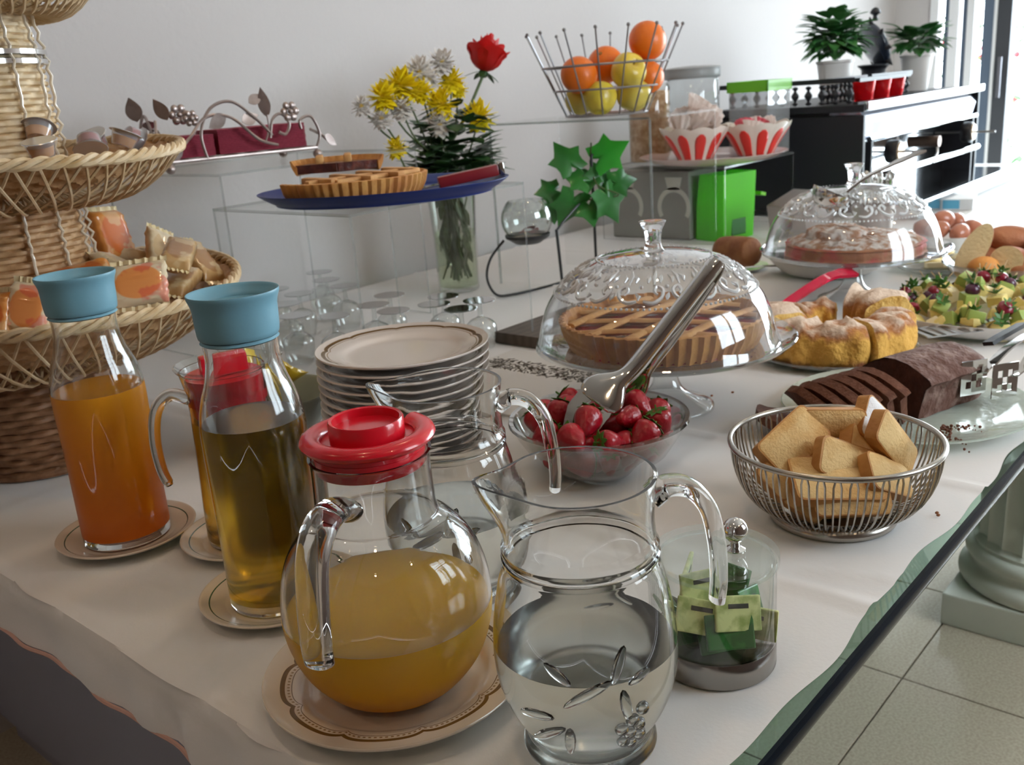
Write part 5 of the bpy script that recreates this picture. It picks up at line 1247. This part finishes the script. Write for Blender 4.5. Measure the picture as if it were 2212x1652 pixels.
# brown bread roll with small tongs, behind the near dome
t = thing('rye_loaf_end', 'brown rye bread end standing behind the near glass dome', 'bread', (2.20, 1.17, T+.046)); t.rotation_euler = (radians(86), 0, radians(-20))
obj('bread_body', B().lathe(sprof([(0, -.060), (.030, -.058), (.036, -.045), (.038, .0), (.036, .045), (.030, .056), (0, .058)], 4), 40), mat('rye_crust', (.22, .08, .03), .7, n=(30, (.32, .14, .05), .4, .7), bump=(60, .003)), t, weld=True)
t = thing('bread_tongs', 'small silver tongs with ball end lying before the rye bread', 'tongs', (2.13, 1.075, T+.02), radians(-50))
obj('tong_arm', B().tube(spline([(-.07, 0, 0), (-.02, 0, .006), (.04, 0, .004), (.06, 0, 0)], 5), .006, 10, flat=.4), CHROME, t)
obj('ball_end', B().ball((.065, 0, 0), .014, 16), CHROME, t)
t = thing('bread_plate', 'white plate under the rye bread', 'plate', (2.20, 1.18, T)); obj('plate_body', B().lathe([(0, 0), (.06, 0), (.085, .008), (.086, .0095), (.06, .004), (0, .004)], 48), WHITE, t, weld=True)
t = thing('cutlery_bin', 'tilted stainless steel cutlery holder with round opening behind the far dome', 'holder', (2.56, 1.16, T+.003))
t.rotation_euler = (0, radians(-14), radians(-10))
b = B(); b.box(-.055, .075, -.06, .06, .02, .135, .005)
b.quad_rings([[Vector((-.0565, .026*cos(a)*k, .085+.026*sin(a)*k)) for a in [2*pi*i/28 for i in range(28)]] for k in (1, .75)], True)
obj('holder_box', b, mat('scuffed_steel', (.33, .30, .28), .38, .9), t)
obj('round_opening', B().lathe([(0, 0), (.02, 0), (.021, .002), (.0, .002)], 28, m=Matrix.Translation((-.0572, 0, .085)) @ rotm(0, -pi/2, 0)), mat('dark_opening', (.08, .05, .03), .6), t)
obj('base_flap', B().box(-.10, .02, -.065, .065, .0, .004, m=rotm(0, -.55, 0)), mat('scuffed_steel'), t, False)
t = thing('cutlery_caddy', 'steel caddy packed with upright cutlery beside the coffee machine', 'caddy', (2.76, 1.04, T))
obj('caddy_cup', B().lathe([(0, 0), (.052, 0), (.058, .09), (.056, .09), (.050, .003), (0, .003)], 32), mat('scuffed_steel'), t, weld=True)
for i in range(18):
    a = i*2.4; r = .012+.034*((i*.37) % 1); x, y = r*cos(a), r*sin(a)
    kind = ['spoon', 'fork', 'knife'][i % 3]
    o = thing('table_'+kind if kind != 'knife' else 'dinner_knife', 'upright silver %s in the steel caddy, %s' % (kind, ['centre', 'left front', 'right back', 'left back', 'right front', 'front', 'back left rim', 'right rim', 'left rim', 'back rim', 'front rim', 'inner right', 'inner left', 'back centre', 'right middle', 'left middle', 'front centre', 'back right rim'][i]), kind, (2.76+x, 1.04+y, T+.01), group='cutlery in the steel caddy')
    o.rotation_euler = (y*5, -x*5, a)
    b = B(); b.tube([(0, 0, 0), (0, 0, .07), (0, 0, .13)], [.003, .0025, .0055], 6, flat=.4)
    if kind == 'spoon': b.ball((0, 0, .152), (.013, .004, .023), 12)
    elif kind == 'fork':
        b.box(-.010, .010, -.001, .001, .13, .150)
        for u in (-.008, -.0027, .0027, .008): b.box(u-.0014, u+.0014, -.001, .001, .15, .172)
    else: b.tube([(0, 0, .12), (0, 0, .17)], [.008, .006], 6, flat=.25)
    obj('utensil_body', b, CHROME, o)

# ================================================================ on and under the riser at the back
t = thing('pink_plate', 'large pale pink glass plate under the two red petal bowls', 'plate', (2.625, 1.475, .973))
obj('plate_body', B().lathe(sprof([(0, .008), (.10, .008), (.17, .016), (.212, .028), (.214, .026), (.175, .010), (.11, 0), (0, 0)], 3), 80), mat('pale_pink_glaze', (.66, .50, .48), .2, coat=.4), t, weld=True)
RPM = mat('red_enamel', (.70, .035, .025), .28, coat=.4)
def petal_bowl(label, c):
    t = thing('petal_bowl', label, 'bowl', c, .1, 'red petal bowls')
    P_ = lambda f: (.050+.052*f**1.1, .004+.088*f)
    b = B(); rings = []
    for f in [i/14 for i in range(15)]:
        r, z = P_(f); rings.append([((r*(1+.035*f*abs(cos(a*5))))*cos(a), (r*(1+.035*f*abs(cos(a*5))))*sin(a), z+(.008*abs(cos(a*5)) if f == 1 else 0)) for a in [2*pi*k/120 for k in range(120)]])
    for f in [i/10 for i in range(10, -1, -1)]:
        r, z = P_(f); rings.append([((r*(1+.035*f*abs(cos(a*5)))-.003)*cos(a), (r*(1+.035*f*abs(cos(a*5)))-.003)*sin(a), max(z, .008)+(.007*abs(cos(a*5)) if f == 1 else 0)) for a in [2*pi*k/120 for k in range(120)]])
    b.quad_rings(rings, True, True, True); obj('bowl_wall', b, mat('cream_ceramic', (.76, .70, .62), .25, coat=.4), t)
    for k in range(10):
        a0 = 2*pi*k/10; rings = []
        for i in range(9):
            f = .0+.86*i/8; hw = .21*(1-(max(0, f-.45)/.42)**2.4)**.5 if f > .45 else .21; hw *= .98
            r, z = P_(f); rings.append([(((r*(1+.035*f*abs(cos((a0+hw*u)*5))))+.0012)*cos(a0+hw*u), ((r*(1+.035*f*abs(cos((a0+hw*u)*5))))+.0012)*sin(a0+hw*u), z) for u in (-1, -.6, -.2, .2, .6, 1)])
        o = obj('red_petal', B().quad_rings(rings, False), RPM, t); o.modifiers.new('th', 'SOLIDIFY').thickness = .001
    return t
petal_bowl('left red petal bowl heaped with paper wrapped sweets', Vector((2.60, 1.520, .983)))
petal_bowl('right red petal bowl with pink and red paper cases', Vector((2.72, 1.385, .983)))
PAP = mat('frosted_paper', (.78, .66, .60), .6, trl=.35, n=(25, (.86, .78, .74), .4, .6)); PKP = mat('pink_paper', (.72, .12, .16), .6, trl=.2)
def pcase(label, c, r, m, rot, grp):
    o = thing('paper_case', label, 'paper case', c, group=grp); o.rotation_euler = rot
    b = B(); b.lathe([(.001, 0), (r*.6, 0), (r, r*.8), (r*1.15, r*1.1)], 48, fn=lambda t_, i, R, Z: (R*(1+.06*(i > 0)*sin(t_*12)), Z)); obj('pleated_case', b, m, o, smooth=20)
G1_, G2_ = 'paper cases in the left red bowl', 'paper cases in the right red bowl'
nm2 = ['at the top', 'at the left', 'at the right', 'at the front', 'at the back', 'top left', 'top right', 'in the middle', 'low left', 'low right']
for i in range(10):
    a = i*2.4; r = .052*((i*.31) % 1)**.5; z = .100+.055*(1-r/.06)+(.012 if i in (0, 5, 6) else 0)
    pcase('white paper case '+nm2[i]+' of the heap in the left red bowl', Vector((2.60+r*cos(a), 1.520+r*sin(a), .973+z-.02)), .038, PAP, (random.uniform(-1, 1), random.uniform(-1, 1), i), G1_)
for i in range(6):
    a = i*2.4; r = .05*((i*.41) % 1)**.5
    pcase(('red' if i % 2 else 'pink')+' paper case '+nm2[i]+' of the right red bowl', Vector((2.72+r*cos(a), 1.385+r*sin(a), .973+.085)), .026, PKP if i % 2 else PAP, (random.uniform(-.7, .7), random.uniform(-.7, .7), i), G2_)
t = thing('cereal_jar', 'clear jar of cork coloured cereal on the acrylic riser under the fruit basket', 'jar', (2.69, 1.735, .973))
obj('jar_wall', B().lathe([(.062, 0), (.066, .004), (.066, .225), (.060, .236)], 40), thin('jar_glass', (.92, .94, .93), 1.5), t)
obj('cereal_fill', B().lathe([(0, .003), (.0635, .003), (.0635, .215), (0, .219)], 40), mat('cereal', (.46, .26, .13), .85, n=(55, (.68, .46, .30), .38, .62), bump=(110, .004)), t, weld=True)
t = thing('lidded_jar', 'large glass jar with grey lid behind the red petal bowls', 'jar', (2.88, 1.69, .973))
obj('jar_wall', B().lathe([(0, .0), (.082, .002), (.086, .01), (.086, .235), (.080, .245)], 48), thin('grey_jar_glass', (.90, .92, .92), 1.6, .06, (.55, .56, .57)), t)
obj('grey_lid', B().lathe(sprof([(.088, .244), (.091, .25), (.091, .268), (.084, .279), (.0, .284)], 3), 48), mat('grey_lid', (.30, .31, .31), .35), t)
obj('jar_contents', B().lathe([(0, .004), (.080, .004), (.080, .06), (0, .068)], 36), mat('oat_flakes', (.55, .42, .28), .85, n=(60, (.72, .60, .45), .4, .6)), t, weld=True)
t = thing('clear_canister', 'square clear canister with lime green rim behind the right red bowl', 'canister', (2.893, 1.46, .973), radians(-4))
s = .072
obj('clear_body', B().box(-s+.004, s-.004, -s+.004, s-.004, .0, .205, .004), thin('smoky_clear', (.80, .82, .83), 1.6, .25, (.6, .62, .64)), t, False)
LIM = mat('lime_plastic', (.20, .62, .03), .3, coat=.3, trl=.3)
b = B(); 
for (a0, a1, b0, b1) in ((-s, s, -s, -s+.006), (-s, s, s-.006, s), (-s, -s+.006, -s, s), (s-.006, s, -s, s)): b.box(a0, a1, b0, b1, .192, .224)
obj('lime_rim', b, LIM, t, False); obj('clear_top', B().box(-s+.006, s-.006, -s+.006, s-.006, .214, .222), thin('smoky_clear'), t, False)
t = thing('lime_container', 'bright lime green translucent container under the acrylic riser', 'container', (2.630, 1.435, T), radians(-10))
LT = mat('lime_translucent', (.20, .86, .06), .28, trl=.5, coat=.3)
b = B(); b.quad_rings([[(-.070-.006*f, -(.046+.006*f), z), (.070+.006*f, -(.046+.006*f), z), (.070+.006*f, .058-.022*f*f, z), (-.070-.006*f, .058-.022*f*f, z)] for f, z in ((0, .0), (0, .004), (.5, .09), (.9, .17), (1, .195))], True, True, True)
obj('container_body', b, LT, t, False)
obj('dark_contents', B().box(-.035, .035, -.048, .03, .012, .065, .004), mat('dark_green_inside', (.02, .20, .02), .5), t, False)
obj('lid_flap', B().box(.070, .095, -.05, .05, .14, .15, m=rotm(0, .25, 0)), LIM, t, False)
t = thing('grey_box', 'grey storage box printed with cream horseshoe arches under the acrylic riser', 'box', (2.64, 1.635, T))
obj('box_body', B().box(-.085, .085, -.118, .162, 0, .205, .004), mat('grey_card', (.29, .28, .26), .6), t, False)
ARC = mat('cream_print', (.62, .60, .54), .6)
for yc in (-.065, .103):
    b = B(); b.quad_rings([[(-.0858, yc+q*cos(a), .098+q*sin(a)*1.05) for q in (.044, .058)] for a in [-.55+(pi+1.1)*k/24 for k in range(25)]], False)
    o = obj('printed_arch', b, ARC, t, False)
    b = B(); b.quad_rings([[(-.0858, yc-.020, .150), (-.0858, yc+.020, .150)], [(-.0858, yc-.030, .188), (-.0858, yc+.030, .188)]], False); obj('printed_arch_top', b, ARC, t, False)

# ================================================================ coffee machine
CM = Vector((3.08, 1.20, .745))
t = thing('coffee_machine', 'large chrome and black espresso machine on the white counter', 'coffee machine', CM)
BLK = mat('black_panel', (.012, .013, .018), .45); MIR = mat('mirror_steel', (.62, .64, .66), .10, 1)
L_ = 1.20
obj('side_panel', B().box(0, .02, .0, .52, .02, .325, .003), BLK, t, False); obj('side_panel', B().box(L_-.02, L_, .0, .52, .02, .34, .003), BLK, t, False)
obj('back_body', B().box(.02, L_-.02, .12, .52, .03, .335), BLK, t, False)
b = B(); b.quad_rings([[(x, y, z) for y, z in ((.12, .345), (.02, .335), (.005, .30), (.012, .245), (.12, .24))] for x in (.02, L_-.02)], True, True, True)
obj('front_hood', b, mat('dark_mirror_steel', (.20, .21, .26), .12, 1), t, smooth=30)
obj('front_backplate', B().box(.02, L_-.02, .10, .12, .03, .245), MIR, t, False)
obj('top_slab', B().box(-.012, L_+.01, -.005, .53, .335, .358, .004), BLK, t, False)
obj('front_rail', B().box(0, L_+.01, -.014, .0, .338, .366, .005), MIR, t, False)
obj('hood_trim', B().tube([(.05, .0, .247), (L_-.04, .0, .247)], .009, 10), MIR, t)
obj('steam_bar', B().tube([(.12, -.03, .130), (L_-.10, -.03, .130)], .012, 12).tube([(.12, -.03, .13), (.12, .1, .13)], .008, 8), MIR, t)
obj('drip_tray', B().box(.03, L_-.03, -.17, .12, .0, .045, .005), MIR, t, False)
obj('tray_edge', B().tube([(.03, -.175, .05), (L_-.02, -.175, .05)], .008, 10), MIR, t)
KN = mat('knob_face', (.55, .42, .30), .25, .6)
for x, z in ((.20, .195), (.98, .195)):
    o = obj('steam_knob', B().lathe([(0, 0), (.034, 0), (.038, .006), (.038, .034), (.034, .040), (0, .040)], 36, m=rotm(pi/2, 0, 0)), mat('black_plastic'), t, loc=(x, -.005, z))
    obj('knob_face', B().lathe([(0, .0405), (.031, .0405), (.029, .045), (0, .046)], 36, m=rotm(pi/2, 0, 0)), KN, o)
    obj('knob_axle', B().tube([(0, .1, 0), (0, -.12, 0)], .004, 8), DSTEEL, o)
obj('centre_valve', B().tube([(.64, .08, .19), (.64, -.03, .19)], .020, 16), mat('bronze_valve', (.18, .12, .09), .35, .8), t)
obj('valve_pipe', B().tube(spline([(.64, -.02, .19), (.62, -.03, .15), (.54, -.04, .125)], 5), .004, 8), DSTEEL, t)
for x in (.05, 1.10): obj('inner_post', B().box(x, x+.012, -.008, .10, .04, .24), BLK, t, False)
# gallery rail of turned balusters
b = B(); b.box(.0, .45, .02, .036, .358, .364); b.box(0, .45, .016, .040, .425, .437)
obj('gallery_rail', b, BLK, t, False)
bal = sprof([(.004, 0), (.010, .006), (.004, .014), (.013, .030), (.004, .046), (.010, .054), (.004, .06)], 3)
for x0, x1, y in ((.0, .36, .14), (.40, .80, .14)):
    obj('gallery_rail', B().box(x0, x1, y-.008, y+.008, .425, .440), BLK, t, False)
    n = int((x1-x0)/.034)
    for k in range(n): obj('baluster', B().lathe(bal, 12, c=(x0+.017+.034*k, y, .361)), BLK, t)
for k in range(10): obj('baluster', B().lathe(bal, 12, c=(.004, .05+.045*k, .361)), BLK, t)
obj('gallery_rail', B().box(-.006, .012, .03, .5, .425, .440), BLK, t, False)
GTOP = CM.z+.359
def potted(label, x, y, s, n, hsp):
    t = thing('potted_plant', label, 'plant', (x, y, GTOP), group='potted plants on the coffee machine')
    obj('pot', B().lathe([(0, .0), (.044*s, .0), (.060*s, .125*s), (.064*s, .128*s), (.064*s, .136*s), (.059*s, .136*s), (.055*s, .12*s), (0, .12*s)], 40), mat('white_pot', (.72, .70, .68), .4), t, weld=True)
    b = B()
    for i in range(n):
        a = random.random()*2*pi; el = random.uniform(-.15, 1.6); r = random.uniform(.01, .06)*s
        leaf(b, random.uniform(.050, .080)*s, random.uniform(.018, .027)*s, orient((r*cos(a), r*sin(a), (.160+max(0, el)*.045*hsp+random.random()*.05*hsp)*s), (cos(a), sin(a), el*.7)), curl=.5, lobes=.12, seg=6)
    tag(obj('foliage', b, mat('pot_leaf', (.035, .19, .045), .4, n=(20, (.10, .30, .08), .4, .65), trl=.25, coat=.2), t), kind='stuff')
    b = B()
    for k in range(5): b.tube([(0, 0, .12*s), (.03*cos(k*1.26), .03*sin(k*1.26), .19*s)], .002, 5)
    obj('stems', b, STM, t)
potted('bushy green plant in a white pot, nearer on the coffee machine', 3.43, 1.445, 1.0, 190, 1.05)
potted('green plant in a white pot, farther on the coffee machine', 4.07, 1.385, 1.0, 130, .6)
RG_ = mat('red_glass', (.85, .02, .03), .05, 0, .7, 1.3)
for i, x in enumerate((3.23, 3.37, 3.50)):
    t = thing('red_tumbler', ['red glass tumbler next to the nearer potted plant', 'middle one of three red glass tumblers', 'red glass tumbler next to the farther potted plant'][i], 'glass', (x, 1.262, GTOP), group='red tumblers on the coffee machine')
    obj('tumbler_wall', B().lathe([(0, 0), (.024, 0), (.028, .004), (.037, .072), (.035, .072), (.026, .008), (0, .008)], 28), RG_, t, weld=True)
t = thing('black_grinder', 'tall black ornamental grinder on the coffee machine behind the nearer plant', 'grinder', (3.93, 1.50, GTOP))
obj('grinder_base', B().lathe(sprof([(0, 0), (.07, 0), (.075, .02), (.05, .04), (.045, .09), (.06, .11), (.0, .11)], 3), 32), BLK, t)
wh = B(); wh.lathe(sprof([(0, -.022), (.05, -.02), (.085, -.01), (.09, 0), (.085, .01), (.05, .02), (0, .022)], 3), 36, m=Matrix.Translation((0, 0, .185)) @ rotm(0, 1.15, -.7))
obj('wheel', wh, mat('blue_black_enamel', (.02, .03, .05), .2, coat=.6), t)
for k in range(9): a = k*2*pi/9; m = Matrix.Translation((0, 0, .185)) @ rotm(0, 1.15, -.7); obj('spike', B().tube([m @ Vector((.085*cos(a), .085*sin(a), 0)), m @ Vector((.115*cos(a), .115*sin(a), 0))], [.012, .002], 6), BLK, t)
obj('finial', B().lathe(sprof([(0, .27), (.012, .272), (.008, .29), (.02, .30), (.012, .315), (0, .32)], 3), 16), BLK, t)
t = thing('folded_napkins', 'white paper stack with blue print on the counter before the machine', 'napkins', (3.40, 1.02, .746), .2)
for k in range(6): obj('paper_napkin', B().box(-.07, .07, -.07, .07, k*.006, k*.006+.005, .001), mat('white_paper', (.82, .83, .84), .7), t, False)
obj('blue_print', B().box(-.0715, -.0705, -.03, .02, .004, .032), mat('blue_print', (.12, .42, .62), .5), t, False)
